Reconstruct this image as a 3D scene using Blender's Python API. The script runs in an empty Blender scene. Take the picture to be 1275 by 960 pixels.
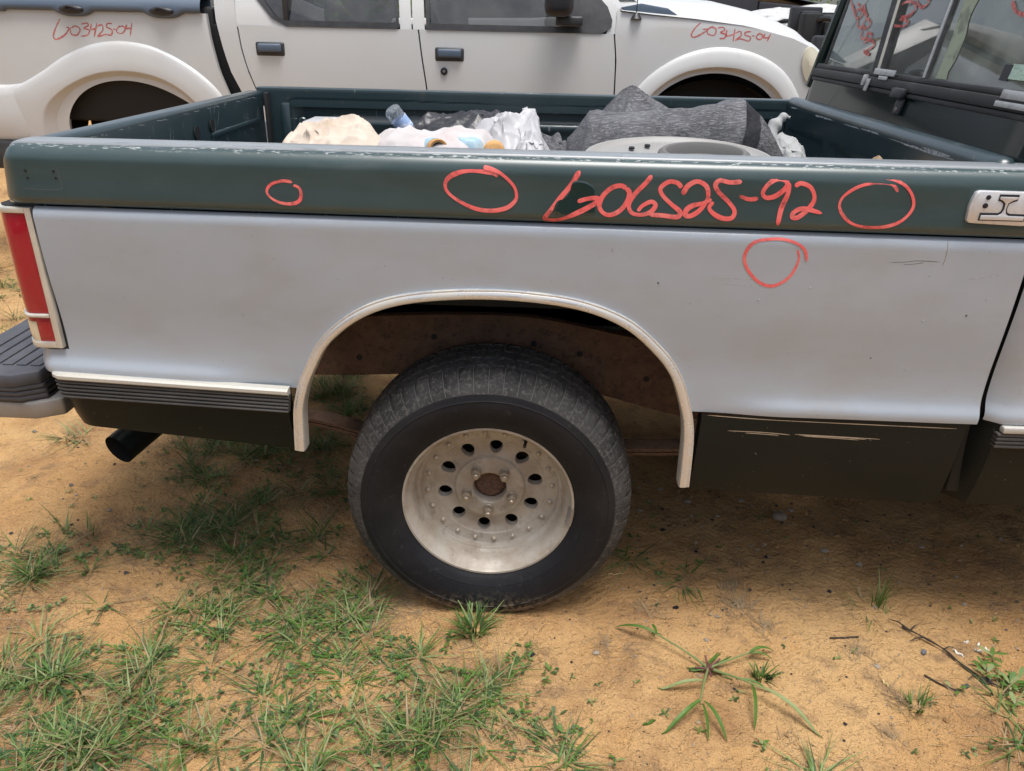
import bpy, bmesh, math, random
from mathutils import Vector, Matrix, noise
random.seed(7)
PI = math.pi
S = bpy.context.scene
COL = S.collection

# ------------------------------------------------------------------ camera
cam = bpy.data.cameras.new('camera'); cam_o = bpy.data.objects.new('camera', cam); COL.objects.link(cam_o)
cam.sensor_fit = 'HORIZONTAL'; cam.sensor_width = 36.0; cam.lens = 961.4 / 1275 * 36
cam.clip_start = 0.05; cam.clip_end = 600
def cam_matrix(loc, yaw, pitch, roll):
    Rz = Matrix.Rotation(yaw, 3, 'Z')
    f = Rz @ Vector((0, math.cos(pitch), -math.sin(pitch))); r = Rz @ Vector((1, 0, 0)); u = r.cross(f)
    r2 = r * math.cos(roll) + u * math.sin(roll); u2 = -r * math.sin(roll) + u * math.cos(roll)
    M = Matrix((r2, u2, -f)).transposed().to_4x4(); M.translation = Vector(loc); return M
cam_o.matrix_world = cam_matrix((0.0945, -1.5468, 1.4042), .0262, .4367, .0232)
S.camera = cam_o

# ------------------------------------------------------------------ light: bright overcast
SUN_EL, SUN_AZ = math.radians(77), math.radians(150)     # azimuth measured clockwise from +Y
w = bpy.data.worlds.new('World'); S.world = w; w.use_nodes = True
nt = w.node_tree; nt.nodes.clear()
sky = nt.nodes.new('ShaderNodeTexSky'); sky.sky_type = 'NISHITA'; sky.sun_disc = False
sky.sun_elevation = SUN_EL; sky.sun_rotation = SUN_AZ; sky.air_density = 1.0; sky.dust_density = 4.0; sky.ozone_density = 1.0
hs = nt.nodes.new('ShaderNodeHueSaturation'); hs.inputs['Saturation'].default_value = 0.50
bg = nt.nodes.new('ShaderNodeBackground'); bg.inputs['Strength'].default_value = 0.095
wo = nt.nodes.new('ShaderNodeOutputWorld')
nt.links.new(sky.outputs[0], hs.inputs['Color']); nt.links.new(hs.outputs[0], bg.inputs[0]); nt.links.new(bg.outputs[0], wo.inputs[0])
sun = bpy.data.lights.new('sun', 'SUN'); sun.energy = 1.5; sun.angle = math.radians(28); sun.color = (1, .98, .95)
sun_o = bpy.data.objects.new('sun', sun); COL.objects.link(sun_o)
d = Vector((math.sin(SUN_AZ) * math.cos(SUN_EL), math.cos(SUN_AZ) * math.cos(SUN_EL), math.sin(SUN_EL)))
sun_o.rotation_euler = (-d).to_track_quat('-Z', 'Y').to_euler(); sun_o.location = d * 30
S.view_settings.view_transform = 'Standard'; S.view_settings.look = 'None'; S.view_settings.gamma = 1
S.view_settings.use_curve_mapping = False; S.view_settings.exposure = 1.1
S.render.engine = 'CYCLES'

# ------------------------------------------------------------------ materials
MATS = {}
def srgb(r, g, b):
    f = lambda c: (c / 255 / 12.92) if c <= 10 else ((c / 255 + .055) / 1.055) ** 2.4
    return (f(r), f(g), f(b), 1)
def pm(name, col, rough=.5, metal=0.0, coat=0.0, coat_r=.08, layers=(), bump=None, spec=.5, rvar=None, sheen=0, trans=0):
    """layers: (colour, noise scale, (sx,sy,sz), lo, hi, strength[, zrange[, roughness]]) painted over the base: dirt, wear and other tones"""
    m = bpy.data.materials.new(name); m.use_nodes = True; t = m.node_tree; N = t.nodes; L = t.links
    b = N['Principled BSDF']; out = N['Material Output']
    b.inputs['Roughness'].default_value = rough; b.inputs['Metallic'].default_value = metal
    b.inputs['Coat Weight'].default_value = coat; b.inputs['Coat Roughness'].default_value = coat_r
    b.inputs['Specular IOR Level'].default_value = spec
    col = tuple(col) + ((1,) if len(col) == 3 else ())
    b.inputs['Base Color'].default_value = col
    geo = N.new('ShaderNodeNewGeometry')
    cur = None; rcur = None; mcur = None; ccur = None
    for i, ly in enumerate(layers):
        c2, sc, st, lo, hi, k = ly[:6]; zr = ly[6] if len(ly) > 6 else None; r2 = ly[7] if len(ly) > 7 else None
        mp = N.new('ShaderNodeMapping'); mp.inputs['Scale'].default_value = st; mp.inputs['Location'].default_value = (i * 3.7, i * 1.3, i * 2.1)
        L.new(geo.outputs['Position'], mp.inputs['Vector'])
        nz = N.new('ShaderNodeTexNoise'); nz.inputs['Scale'].default_value = sc; nz.inputs['Detail'].default_value = 6; nz.inputs['Roughness'].default_value = .62
        L.new(mp.outputs[0], nz.inputs['Vector'])
        mr = N.new('ShaderNodeMapRange'); mr.inputs['From Min'].default_value = lo; mr.inputs['From Max'].default_value = hi; mr.inputs['To Max'].default_value = k
        L.new(nz.outputs['Fac'], mr.inputs['Value']); fac = mr.outputs[0]
        if zr:
            sx = N.new('ShaderNodeSeparateXYZ'); L.new(geo.outputs['Position'], sx.inputs[0])
            ax = zr[2] if len(zr) > 2 else 2
            z2 = N.new('ShaderNodeMapRange'); z2.inputs['From Min'].default_value = zr[0]; z2.inputs['From Max'].default_value = zr[1]; z2.interpolation_type = 'SMOOTHSTEP'
            L.new(sx.outputs[ax], z2.inputs['Value'])
            mu = N.new('ShaderNodeMath'); mu.operation = 'MULTIPLY'; L.new(fac, mu.inputs[0]); L.new(z2.outputs[0], mu.inputs[1]); fac = mu.outputs[0]
        mx = N.new('ShaderNodeMix'); mx.data_type = 'RGBA'
        L.new(fac, mx.inputs[0]); mx.inputs[7].default_value = tuple(c2) + ((1,) if len(c2) == 3 else ())
        if cur is None: mx.inputs[6].default_value = col
        else: L.new(cur, mx.inputs[6])
        cur = mx.outputs[2]
        if r2 is not None:
            rm = N.new('ShaderNodeMix'); L.new(fac, rm.inputs[0]); rm.inputs[3].default_value = r2
            if rcur is None: rm.inputs[2].default_value = rough
            else: L.new(rcur, rm.inputs[2])
            rcur = rm.outputs[0]
            if metal > 0:
                mm = N.new('ShaderNodeMix'); L.new(fac, mm.inputs[0]); mm.inputs[3].default_value = 0.0
                if mcur is None: mm.inputs[2].default_value = metal
                else: L.new(mcur, mm.inputs[2])
                mcur = mm.outputs[0]
            if coat > 0:
                mm = N.new('ShaderNodeMix'); L.new(fac, mm.inputs[0]); mm.inputs[3].default_value = 0.0
                if ccur is None: mm.inputs[2].default_value = coat
                else: L.new(ccur, mm.inputs[2])
                ccur = mm.outputs[0]
    if cur: L.new(cur, b.inputs['Base Color'])
    if rcur: L.new(rcur, b.inputs['Roughness'])
    if mcur: L.new(mcur, b.inputs['Metallic'])
    if ccur: L.new(ccur, b.inputs['Coat Weight'])
    if bump:
        prev = None
        for (sc, stn, dist) in (bump if isinstance(bump, list) else [bump]):
            nz = N.new('ShaderNodeTexNoise'); nz.inputs['Scale'].default_value = sc; nz.inputs['Detail'].default_value = 5
            L.new(geo.outputs['Position'], nz.inputs['Vector'])
            bp = N.new('ShaderNodeBump'); bp.inputs['Strength'].default_value = stn; bp.inputs['Distance'].default_value = dist
            L.new(nz.outputs['Fac'], bp.inputs['Height'])
            if prev: L.new(prev, bp.inputs['Normal'])
            prev = bp.outputs[0]
        L.new(prev, b.inputs['Normal'])
    if trans:
        tr = N.new('ShaderNodeBsdfTranslucent')
        if cur: L.new(cur, tr.inputs[0])
        else: tr.inputs[0].default_value = col
        ms = N.new('ShaderNodeMixShader'); ms.inputs[0].default_value = trans
        L.new(b.outputs[0], ms.inputs[1]); L.new(tr.outputs[0], ms.inputs[2]); L.new(ms.outputs[0], out.inputs['Surface'])
    MATS[name] = m
    return m
def glass_mat(name, tint, rough=.02, dirt=.08, veil_col=(.5, .52, .48)):
    m = bpy.data.materials.new(name); m.use_nodes = True; t = m.node_tree; N = t.nodes; L = t.links; N.remove(N['Principled BSDF'])
    out = N['Material Output']
    tp = N.new('ShaderNodeBsdfTransparent'); tp.inputs[0].default_value = tint
    gl = N.new('ShaderNodeBsdfGlossy'); gl.inputs['Roughness'].default_value = rough
    fr = N.new('ShaderNodeFresnel'); fr.inputs[0].default_value = 1.52
    dbl = N.new('ShaderNodeMath'); dbl.operation = 'MULTIPLY'; dbl.inputs[1].default_value = 2.3; dbl.use_clamp = True; L.new(fr.outputs[0], dbl.inputs[0])
    mx = N.new('ShaderNodeMixShader'); L.new(dbl.outputs[0], mx.inputs[0]); L.new(tp.outputs[0], mx.inputs[1]); L.new(gl.outputs[0], mx.inputs[2])
    df = N.new('ShaderNodeBsdfDiffuse'); df.inputs[0].default_value = veil_col + (1,)
    nz = N.new('ShaderNodeTexNoise'); nz.inputs['Scale'].default_value = 9; nz.inputs['Detail'].default_value = 6
    geo = N.new('ShaderNodeNewGeometry'); L.new(geo.outputs['Position'], nz.inputs['Vector'])
    mr = N.new('ShaderNodeMapRange'); mr.inputs['From Min'].default_value = .35; mr.inputs['From Max'].default_value = .75; mr.inputs['To Min'].default_value = dirt * .3; mr.inputs['To Max'].default_value = dirt * 1.6
    L.new(nz.outputs['Fac'], mr.inputs['Value'])
    m2 = N.new('ShaderNodeMixShader'); L.new(mr.outputs[0], m2.inputs[0]); L.new(mx.outputs[0], m2.inputs[1]); L.new(df.outputs[0], m2.inputs[2])
    L.new(m2.outputs[0], out.inputs['Surface']); MATS[name] = m
    return m

WHITE = (.62, .63, .62)
DUST = (.36, .30, .22)
pm('green_paint', (.022, .046, .048), .36, .0, .5, .24, layers=[((.060, .092, .094), 2.2, (1, 1, 2.5), .40, .75, .5), ((.11, .13, .13), 30, (.25, 1, 1), .60, .80, .30), ((.03, .03, .03), 55, (1, 1, 1), .70, .74, .5), (WHITE, 210, (.30, 1, 1), .565, .62, .6, (1.162, 1.170), .7)], spec=.5)
pm('skylit_rail_paint', (.19, .21, .225), .40, 0, .35, .25, layers=[((.27, .285, .295), 6, (.5, 2, 1), .40, .68, .7), ((.05, .065, .07), 60, (.15, 1, 1), .60, .68, .5), ((.5, .5, .48), 70, (.4, 1, 1), .66, .70, .6)])  # faded rail top; sky reflection is also put into its lighter grey
pm('grey_paint', (.335, .378, .430), .38, .12, .35, .2, layers=[((.40, .435, .475), 3, (.6, 1, 2), .40, .70, .35), ((.27, .27, .27), 5, (1, 1, 1), .50, .80, .22, (.95, .66)), ((.30, .295, .28), 9, (.7, 1, 1.4), .46, .70, .35), ((.10, .10, .10), 95, (1, 1, 1), .70, .73, .75), ((.22, .20, .17), 160, (1, 1, 1), .66, .72, .4, (.85, .70)), ((.55, .57, .6), 14, (.12, 1, 3), .69, .73, .35)])  # one dark grey layer grows stronger towards the bottom of the panel
pm('black_paint', (.007, .010, .010), .42, 0, .1, .3, spec=.16, layers=[((.014, .014, .013), 6, (1, 1, 1.6), .45, .8, .4), ((.06, .055, .045), 40, (1, 1, 1), .66, .80, .4, None, .8), ((.30, .28, .25), 120, (1, 1, 1), .69, .72, .6)])
pm('bed_paint', (.016, .034, .040), .33, .0, .5, .2, layers=[((.05, .07, .075), 3, (1, 1, 1), .45, .75, .5), ((.42, .45, .46), 42, (1, 1, .12), .655, .70, .55, None, .7), ((.34, .36, .36), 38, (.15, .15, 1), .685, .71, .5, None, .7), ((.10, .08, .06), 9, (1, 1, 1), .60, .75, .5)])
pm('gap_black', (.006, .006, .007), .7)
pm('dark_plastic', (.022, .023, .026), .5, layers=[((.06, .06, .062), 14, (1, 1, 1), .42, .72, .6), ((.14, .13, .11), 60, (1, 1, 1), .66, .76, .4)])
pm('grey_plastic', (.05, .052, .062), .5, layers=[((.085, .085, .095), 12, (1, 1, 1), .4, .7, .7), ((.18, .16, .13), 45, (1, 1, 1), .66, .78, .35)])
pm('rib_rubber', (.045, .042, .040), .62, layers=[((.10, .095, .088), 20, (.3, 1, 1), .42, .7, .7)])
pm('aged_chrome', (.62, .62, .61), .22, .6, 0, layers=[((.50, .475, .395), 7, (1, 1, 1), .46, .64, .75, None, .6), ((.34, .29, .2), 40, (1, 1, 1), .64, .74, .4, None, .8)])
pm('aged_strip', (.50, .495, .465), .4, .3, 0, layers=[((.44, .415, .35), 12, (.4, 1, 1), .38, .62, .7, None, .6), ((.20, .17, .13), 60, (1, 1, 1), .68, .74, .6, None, .8)])
pm('arch_inner', (.50, .44, .34), .6, layers=[((.30, .25, .18), 14, (1, 1, 1), .42, .7, .8)])
pm('steel', (.27, .262, .255), .38, .7, layers=[((.30, .26, .21), 9, (1, 1, 1), .4, .7, .7, None, .7), ((.20, .11, .06), 40, (1, 1, 1), .64, .74, .5, None, .85)])
pm('rusty_frame', (.105, .062, .042), .9, layers=[((.17, .10, .062), 22, (1, 1, 1), .40, .68, .8), ((.045, .030, .024), 75, (1, 1, 1), .52, .66, .75), ((.22, .16, .11), 140, (1, 1, 1), .62, .72, .5)], bump=(160, .6, .004))
pm('rust_hub', (.115, .062, .040), .9, layers=[((.05, .03, .022), 120, (1, 1, 1), .45, .6, .9), ((.22, .12, .07), 60, (1, 1, 1), .6, .72, .6)], bump=(150, .7, .004))
pm('underbody', (.018, .017, .016), .85, layers=[((.05, .04, .03), 14, (1, 1, 1), .42, .7, .7)])
pm('liner_green', (.020, .030, .030), .7, layers=[((.06, .05, .04), 12, (1, 1, 1), .45, .75, .6)])
pm('rubber', (.0085, .0090, .0115), .6, spec=.25, layers=[((.022, .022, .023), 7, (1, 1, 1), .42, .74, .6), ((.075, .07, .062), 65, (1, 1, 1), .60, .78, .45), ((.30, .24, .16), 90, (1, 1, 1), .46, .60, .75, (.095, .0))], bump=(220, .25, .002))
pm('rubber_tread', (.018, .018, .019), .8, layers=[((.060, .058, .057), 9, (1, 1, 1), .36, .66, .8), ((.15, .14, .125), 120, (1, 1, 1), .50, .70, .6), ((.33, .25, .16), 45, (1, 1, 1), .42, .62, .75, (.13, -.01))], bump=(160, .5, .003))
pm('alloy', (.42, .385, .335), .5, .25, 0, layers=[((.27, .22, .165), 12, (1, 1, 1), .38, .62, .85, None, .7), ((.13, .095, .065), 30, (1, 1, 1), .56, .74, .6, None, .85), ((.48, .45, .40), 90, (1, 1, 1), .6, .7, .4)], bump=(240, .15, .001))
pm('rivet_metal', (.46, .41, .34), .4, .45, layers=[((.26, .2, .14), 60, (1, 1, 1), .5, .7, .6, None, .8)])
pm('nut_metal', (.36, .31, .25), .4, .75, layers=[((.20, .14, .09), 70, (1, 1, 1), .45, .65, .8, None, .8)])
pm('marker_red', (.74, .115, .108), .55, layers=[((.76, .24, .21), 50, (.4, 1, 1), .45, .7, .6)])
pm('marker_faint', (.50, .070, .060), .55, layers=[((.60, .33, .29), 60, (1, 1, 1), .45, .66, .65)])
def dry_brush(name, sc, lo, hi, mn):
    m = MATS[name]; t = m.node_tree; N = t.nodes; geo = N.new('ShaderNodeNewGeometry'); nz = N.new('ShaderNodeTexNoise'); nz.inputs['Scale'].default_value = sc; nz.inputs['Detail'].default_value = 8; nz.inputs['Roughness'].default_value = .75
    mr = N.new('ShaderNodeMapRange'); mr.inputs['From Min'].default_value = lo; mr.inputs['From Max'].default_value = hi; mr.inputs['To Min'].default_value = mn
    t.links.new(geo.outputs['Position'], nz.inputs['Vector']); t.links.new(nz.outputs['Fac'], mr.inputs['Value']); t.links.new(mr.outputs[0], N['Principled BSDF'].inputs['Alpha'])
dry_brush('marker_red', 38, .34, .50, .45); dry_brush('marker_faint', 60, .36, .58, .30)
pm('lens_red', (.31, .003, .018), .12, 0, .8, .04, layers=[((.26, .003, .014), 40, (1, .2, 1), .45, .6, .5)])
pm('lens_clear', (.60, .52, .36), .18, 0, 1, .05)
pm('bezel', (.55, .54, .50), .3, .45, layers=[((.62, .56, .42), 20, (1, 1, 1), .4, .7, .7, None, .5)])
pm('badge_metal', (.66, .66, .67), .4, .55, layers=[((.45, .44, .42), 60, (1, 1, 1), .5, .7, .6, None, .7), ((.35, .3, .22), 120, (1, 1, 1), .66, .72, .7, None, .8)])
pm('badge_black', (.010, .012, .020), .5)
pm('cab_paint', (.005, .013, .013), .12, 0, .3, .04, spec=.35, layers=[((.018, .022, .023), 5, (1, 1, 1), .45, .75, .4)])
pm('seal_rubber', (.022, .022, .023), .6, layers=[((.09, .09, .088), 24, (1, .2, 1), .5, .7, .6)])
pm('silver_tape', (.52, .53, .53), .35, .6, layers=[((.3, .3, .3), 40, (1, 1, 1), .5, .66, .7)])
pm('sticker_green', (.42, .56, .47), .5, layers=[((.2, .33, .26), 110, (1, 1, 2.5), .5, .6, .7)])
pm('film_green', (.29, .33, .24), .7, layers=[((.13, .16, .12), 26, (1, 1, 1), .48, .6, .8), ((.36, .38, .30), 12, (1, 1, 1), .5, .7, .6)])
pm('seat_cloth', (.20, .15, .11), .95, layers=[((.11, .08, .06), 18, (1, 1, 1), .42, .7, .8)], bump=(90, .6, .006))
pm('interior_dark', (.03, .03, .032), .8)
glass_mat('glass', (.86, .92, .89, 1), .02, .10)
glass_mat('glass_milky', (.80, .88, .84, 1), .03, .30, (.44, .49, .45))  # paler dirt veil; sky reflection on the panes is put into its colour
glass_mat('glass_dark', (.14, .15, .16, 1), .03, .05)
# the white pickup behind
pm('white_paint', (.53, .535, .53), .42, .05, .35, .18, layers=[((.50, .46, .39), 4, (1, 1, 1), .45, .78, .35), ((.42, .36, .27), 30, (1, 1, .5), .62, .78, .3)])
pm('blue_trim', (.070, .100, .145), .5, layers=[((.11, .14, .18), 6, (.3, 1, 1), .4, .7, .6)])
pm('head_lens', (.66, .62, .48), .15, 0, .8, .06)
# cargo
pm('white_plastic', (.52, .52, .535), .42, trans=.2, layers=[((.44, .43, .43), 14, (1, 1, 1), .48, .72, .5)], bump=(60, .3, .004))
pm('beige_cloth', (.50, .425, .35), .9, layers=[((.44, .33, .24), 12, (1, 1, 1), .48, .68, .7), ((.60, .54, .48), 30, (1, 1, 1), .5, .7, .5)], bump=(140, .3, .003))
pm('pink_sheet', (.44, .41, .405), .85, layers=[((.46, .33, .315), 6, (1, 1, 1), .5, .7, .6), ((.49, .48, .485), 10, (1, 1, 1), .45, .6, .7)], bump=(120, .3, .003))
pm('cardboard', (.50, .28, .11), .85, layers=[((.36, .19, .07), 25, (1, 1, 1), .45, .7, .7)], bump=(90, .5, .004))
pm('bread', (.58, .33, .13), .8, layers=[((.38, .19, .07), 20, (1, 1, 1), .5, .7, .7)], bump=(60, .4, .006))
pm('pale_blue', (.30, .44, .53), .5, layers=[((.52, .57, .60), 15, (1, 1, 1), .5, .66, .7)])
pm('black_bag', (.022, .022, .025), .34, layers=[((.09, .09, .1), 20, (1, 1, 1), .5, .74, .5)], bump=(90, .4, .004))
pm('label_blue', (.30, .42, .66), .35, layers=[((.62, .66, .78), 40, (1, 1, 1), .50, .58, .9)])
pm('grey_cloth', (.36, .37, .37), .85, layers=[((.24, .25, .25), 9, (1, 1, 1), .45, .7, .5)], bump=(120, .3, .003))
pm('trim_plastic', (.27, .268, .26), .5, layers=[((.24, .225, .205), 12, (1, 1, 1), .45, .7, .6)])
pm('trim_inner', (.12, .118, .114), .6, layers=[((.12, .115, .11), 14, (1, 1, 1), .45, .7, .6)])
# clear plastic of the bottle
m = pm('bottle_plastic', (.80, .86, .92), .08, 0); m.node_tree.nodes['Principled BSDF'].inputs['Transmission Weight'].default_value = .85; m.node_tree.nodes['Principled BSDF'].inputs['IOR'].default_value = 1.15
# woven tarp: dark net with pale dusty threads
def tarp_mat(name):
    m = pm(name, (.055, .056, .062), .7, layers=[((.12, .12, .132), 9, (1, 1, 1), .40, .70, .8), ((.26, .26, .275), 210, (.25, 1, 1.6), .48, .66, .7), ((.025, .025, .029), 34, (.2, 1, 2.2), .56, .66, .7)], bump=(70, .4, .004))  # dark streaks along the roll paint the shade of fold grooves
    t = m.node_tree; N = t.nodes; L = t.links; b = N['Principled BSDF']
    wv = [N.new('ShaderNodeTexWave') for k in range(2)]; geo = N.new('ShaderNodeNewGeometry')
    mp = N.new('ShaderNodeMath'); mp.operation = 'MULTIPLY'
    for k, wn in enumerate(wv):
        wn.bands_direction = 'XZ'[k] if k == 0 else 'Z'; wn.inputs['Scale'].default_value = 95; wn.inputs['Distortion'].default_value = 5; wn.inputs['Detail'].default_value = 2; wn.inputs['Detail Scale'].default_value = .6
        L.new(geo.outputs['Position'], wn.inputs['Vector']); L.new(wn.outputs['Fac'], mp.inputs[k])
    bp = N.new('ShaderNodeBump'); bp.inputs['Strength'].default_value = .5; bp.inputs['Distance'].default_value = .003
    L.new(mp.outputs[0], bp.inputs['Height']); L.new(b.inputs['Normal'].links[0].from_socket, bp.inputs['Normal']); L.new(bp.outputs[0], b.inputs['Normal'])
tarp_mat('tarp')
# ground
pm('sand', (.43, .250, .106), .95, layers=[
    ((.52, .330, .152), 1.7, (1, 1, 1), .42, .62, .85), ((.26, .142, .066), 3.1, (1, 1, 1), .48, .66, .8),
    ((.50, .285, .108), 6, (1, 1, 1), .52, .72, .6), ((.18, .115, .07), 12, (1, 1, 1), .54, .70, .65),
    ((.13, .09, .06), 60, (1, 1, 1), .66, .74, .7), ((.56, .43, .29), 110, (1, 1, 1), .62, .74, .6), ((.06, .045, .035), 190, (1, 1, 1), .70, .74, .7)],
   bump=[(18, .6, .04), (70, .9, .014), (260, .9, .006)], spec=.2)
for nm, cc, c2 in (('grass_green', (.080, .165, .028), (.13, .225, .05)), ('grass_dark', (.045, .095, .032), (.075, .135, .05)), ('grass_pale', (.20, .265, .095), (.28, .31, .14)), ('grass_dry', (.36, .27, .15), (.24, .16, .085))):
    pm(nm, cc, .5, layers=[(c2, 18, (1, 1, 1), .40, .66, .8)], trans=.28, spec=.35)
pm('straw', (.30, .215, .125), .85, layers=[((.17, .11, .065), 30, (1, 1, 1), .45, .65, .8)])
pm('weed_root', (.13, .045, .040), .7)
pm('twig_bark', (.035, .026, .020), .9, bump=(120, .5, .003))
pm('stone', (.24, .20, .155), .9, layers=[((.34, .28, .21), 40, (1, 1, 1), .45, .65, .7)], bump=(90, .5, .004))
pm('litter_black', (.014, .014, .018), .45)
pm('litter_white', (.70, .67, .60), .7)
pm('litter_yellow', (.66, .52, .24), .7)
pm('pale_scratch', (.40, .42, .43), .6)
pm('wreck_paint', (.50, .50, .49), .5, layers=[((.2, .2, .19), 8, (1, 1, 1), .5, .62, .8)])
pm('cab_green', (.030, .050, .054), .36, .0, .5, .2, layers=[((.085, .115, .118), 2.2, (1, 1, 2.5), .40, .75, .5)])
pm('groove_dust', (.10, .097, .092), .9)
pm('slate', (.07, .075, .085), .5)

dry_brush('pale_scratch', 120, .36, .54, .1)
t = MATS['lens_red'].node_tree; wn = t.nodes.new('ShaderNodeTexWave'); wn.bands_direction = 'Z'; wn.inputs['Scale'].default_value = 90; wn.inputs['Distortion'].default_value = 0
geo = t.nodes.new('ShaderNodeNewGeometry'); t.links.new(geo.outputs['Position'], wn.inputs['Vector'])
bp = t.nodes.new('ShaderNodeBump'); bp.inputs['Strength'].default_value = .15; bp.inputs['Distance'].default_value = .002; t.links.new(wn.outputs['Fac'], bp.inputs['Height']); t.links.new(bp.outputs[0], t.nodes['Principled BSDF'].inputs['Normal'])
# ------------------------------------------------------------------ mesh helpers
ORG = {}
class MB:
    def __init__(self): self.v = []; self.f = []; self.mi = []
    def add(self, v, f, mi=0):
        o = len(self.v); self.v += [tuple(p) for p in v]; self.f += [tuple(o + i for i in q) for q in f]; self.mi += [mi] * len(f); return self
    def build(self, name, mat, parent=None, smooth=True, origin=None, sharp=35, **tags):
        return obj(name, self.v, self.f, mat, parent, smooth, origin, sharp, self.mi, **tags)
def obj(name, v, f, mat, parent=None, smooth=True, origin=None, sharp=35, mi=None, **tags):
    n = len(v); lo = [min(p[i] for p in v) for i in range(3)]; hi = [max(p[i] for p in v) for i in range(3)]
    o = Vector(origin) if origin else Vector(((lo[0] + hi[0]) / 2, (lo[1] + hi[1]) / 2, lo[2]))
    me = bpy.data.meshes.new(name); me.from_pydata([(p[0] - o.x, p[1] - o.y, p[2] - o.z) for p in v], [], f)
    for mm in (mat if isinstance(mat, (list, tuple)) else [mat]): me.materials.append(MATS[mm])
    if mi and isinstance(mat, (list, tuple)): me.polygons.foreach_set('material_index', mi)
    bm = bmesh.new(); bm.from_mesh(me); bmesh.ops.recalc_face_normals(bm, faces=bm.faces)
    if smooth:
        a = math.radians(sharp)
        for e in bm.edges:
            e.smooth = not (len(e.link_faces) == 2 and e.calc_face_angle(0) > a)
        for p in bm.faces: p.smooth = True
    bm.to_mesh(me); bm.free()
    ob = bpy.data.objects.new(name, me); COL.objects.link(ob); place(ob, o, parent)
    for k, val in tags.items(): ob[k] = val
    return ob
def place(ob, o, parent):
    ORG[ob.name] = Vector(o)
    if parent: ob.parent = parent; ob.location = Vector(o) - ORG[parent.name]
    else: ob.location = o
def thing(name, loc, label, category, group=None):
    e = bpy.data.objects.new(name, None); COL.objects.link(e); e.empty_display_size = .1; place(e, Vector(loc), None)
    e['label'] = label; e['category'] = category
    if group: e['group'] = group
    return e
def grid(rows, close_u=False, close_v=False):
    nu, nv = len(rows), len(rows[0]); v = [p for r in rows for p in r]; f = []
    for i in range(nu if close_u else nu - 1):
        for j in range(nv if close_v else nv - 1):
            f.append((i * nv + j, ((i + 1) % nu) * nv + j, ((i + 1) % nu) * nv + (j + 1) % nv, i * nv + (j + 1) % nv))
    return v, f
def box(x0, x1, y0, y1, z0, z1, bev=.004, seg=2):
    bm = bmesh.new(); bmesh.ops.create_cube(bm, size=1)
    for q in bm.verts: q.co = Vector(((x0 + x1) / 2 + q.co.x * (x1 - x0), (y0 + y1) / 2 + q.co.y * (y1 - y0), (z0 + z1) / 2 + q.co.z * (z1 - z0)))
    if bev: bmesh.ops.bevel(bm, geom=bm.edges[:], offset=min(bev, .45 * min(x1 - x0, y1 - y0, z1 - z0)), segments=seg, affect='EDGES', profile=.5)
    v = [tuple(q.co) for q in bm.verts]; bm.verts.index_update(); f = [tuple(q.index for q in p.verts) for p in bm.faces]; bm.free(); return v, f
def xform(vf, M): return [tuple(M @ Vector(p)) for p in vf[0]], vf[1]
def prism(poly, axis, a, b, bev=.003):
    """extrude a 2-D polygon along axis ('x','y','z') from a to b, edges bevelled"""
    bm = bmesh.new()
    mk = {'y': lambda p, t: (p[0], t, p[1]), 'x': lambda p, t: (t, p[0], p[1]), 'z': lambda p, t: (p[0], p[1], t)}[axis]
    A = [bm.verts.new(mk(p, a)) for p in poly]; B = [bm.verts.new(mk(p, b)) for p in poly]; n = len(poly)
    bm.faces.new(A); bm.faces.new(B[::-1])
    for i in range(n): bm.faces.new((A[i], B[i], B[(i + 1) % n], A[(i + 1) % n]))
    bmesh.ops.recalc_face_normals(bm, faces=bm.faces)
    if bev:
        es = [e for e in bm.edges if e.calc_face_angle(0) > .6]
        bmesh.ops.bevel(bm, geom=es, offset=bev, segments=2, affect='EDGES', profile=.5, clamp_overlap=True)
    bm.verts.index_update(); v = [tuple(q.co) for q in bm.verts]; f = [tuple(q.index for q in p.verts) for p in bm.faces]; bm.free(); return v, f
def cr(pts, n=6, closed=False):
    """Catmull-Rom through points of any dimension"""
    P = [Vector(p) for p in pts]; out = []; m = len(P)
    for i in range(m if closed else m - 1):
        g = lambda k: P[k % m] if closed else P[max(0, min(m - 1, k))]
        p0, p1, p2, p3 = g(i - 1), g(i), g(i + 1), g(i + 2)
        for k in range(n):
            t = k / n; out.append(.5 * ((2 * p1) + (p2 - p0) * t + (2 * p0 - 5 * p1 + 4 * p2 - p3) * t * t + (3 * p1 - p0 - 3 * p2 + p3) * t ** 3))
    if not closed: out.append(P[-1])
    return out
def tube(path, rad, seg=10, caps=True):
    P = [Vector(p) for p in path]; R = rad if isinstance(rad, (list, tuple)) else [rad] * len(P); rows = []
    t0 = (P[1] - P[0]).normalized(); up = Vector((0, 0, 1)) if abs(t0.z) < .9 else Vector((1, 0, 0)); nrm = t0.cross(up).normalized()
    for i, p in enumerate(P):
        t = (P[min(i + 1, len(P) - 1)] - P[max(i - 1, 0)]).normalized(); nrm = (nrm - t * nrm.dot(t)).normalized(); bi = t.cross(nrm)
        rows.append([tuple(p + (nrm * math.cos(2 * PI * k / seg) + bi * math.sin(2 * PI * k / seg)) * R[i]) for k in range(seg)])
    v, f = grid(rows, close_v=True)
    if caps: f += [tuple(range(seg))[::-1], tuple((len(P) - 1) * seg + k for k in range(seg))]
    return v, f
def lathe_y(prof, c, seg=64, closed=False):
    """profile of (radius, y offset) turned about a y axis through c"""
    rows = [[(c[0] + r * math.cos(2 * PI * k / seg), c[1] + y, c[2] + r * math.sin(2 * PI * k / seg)) for k in range(seg)] for r, y in prof]
    return grid(rows, close_u=closed, close_v=True)
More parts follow.
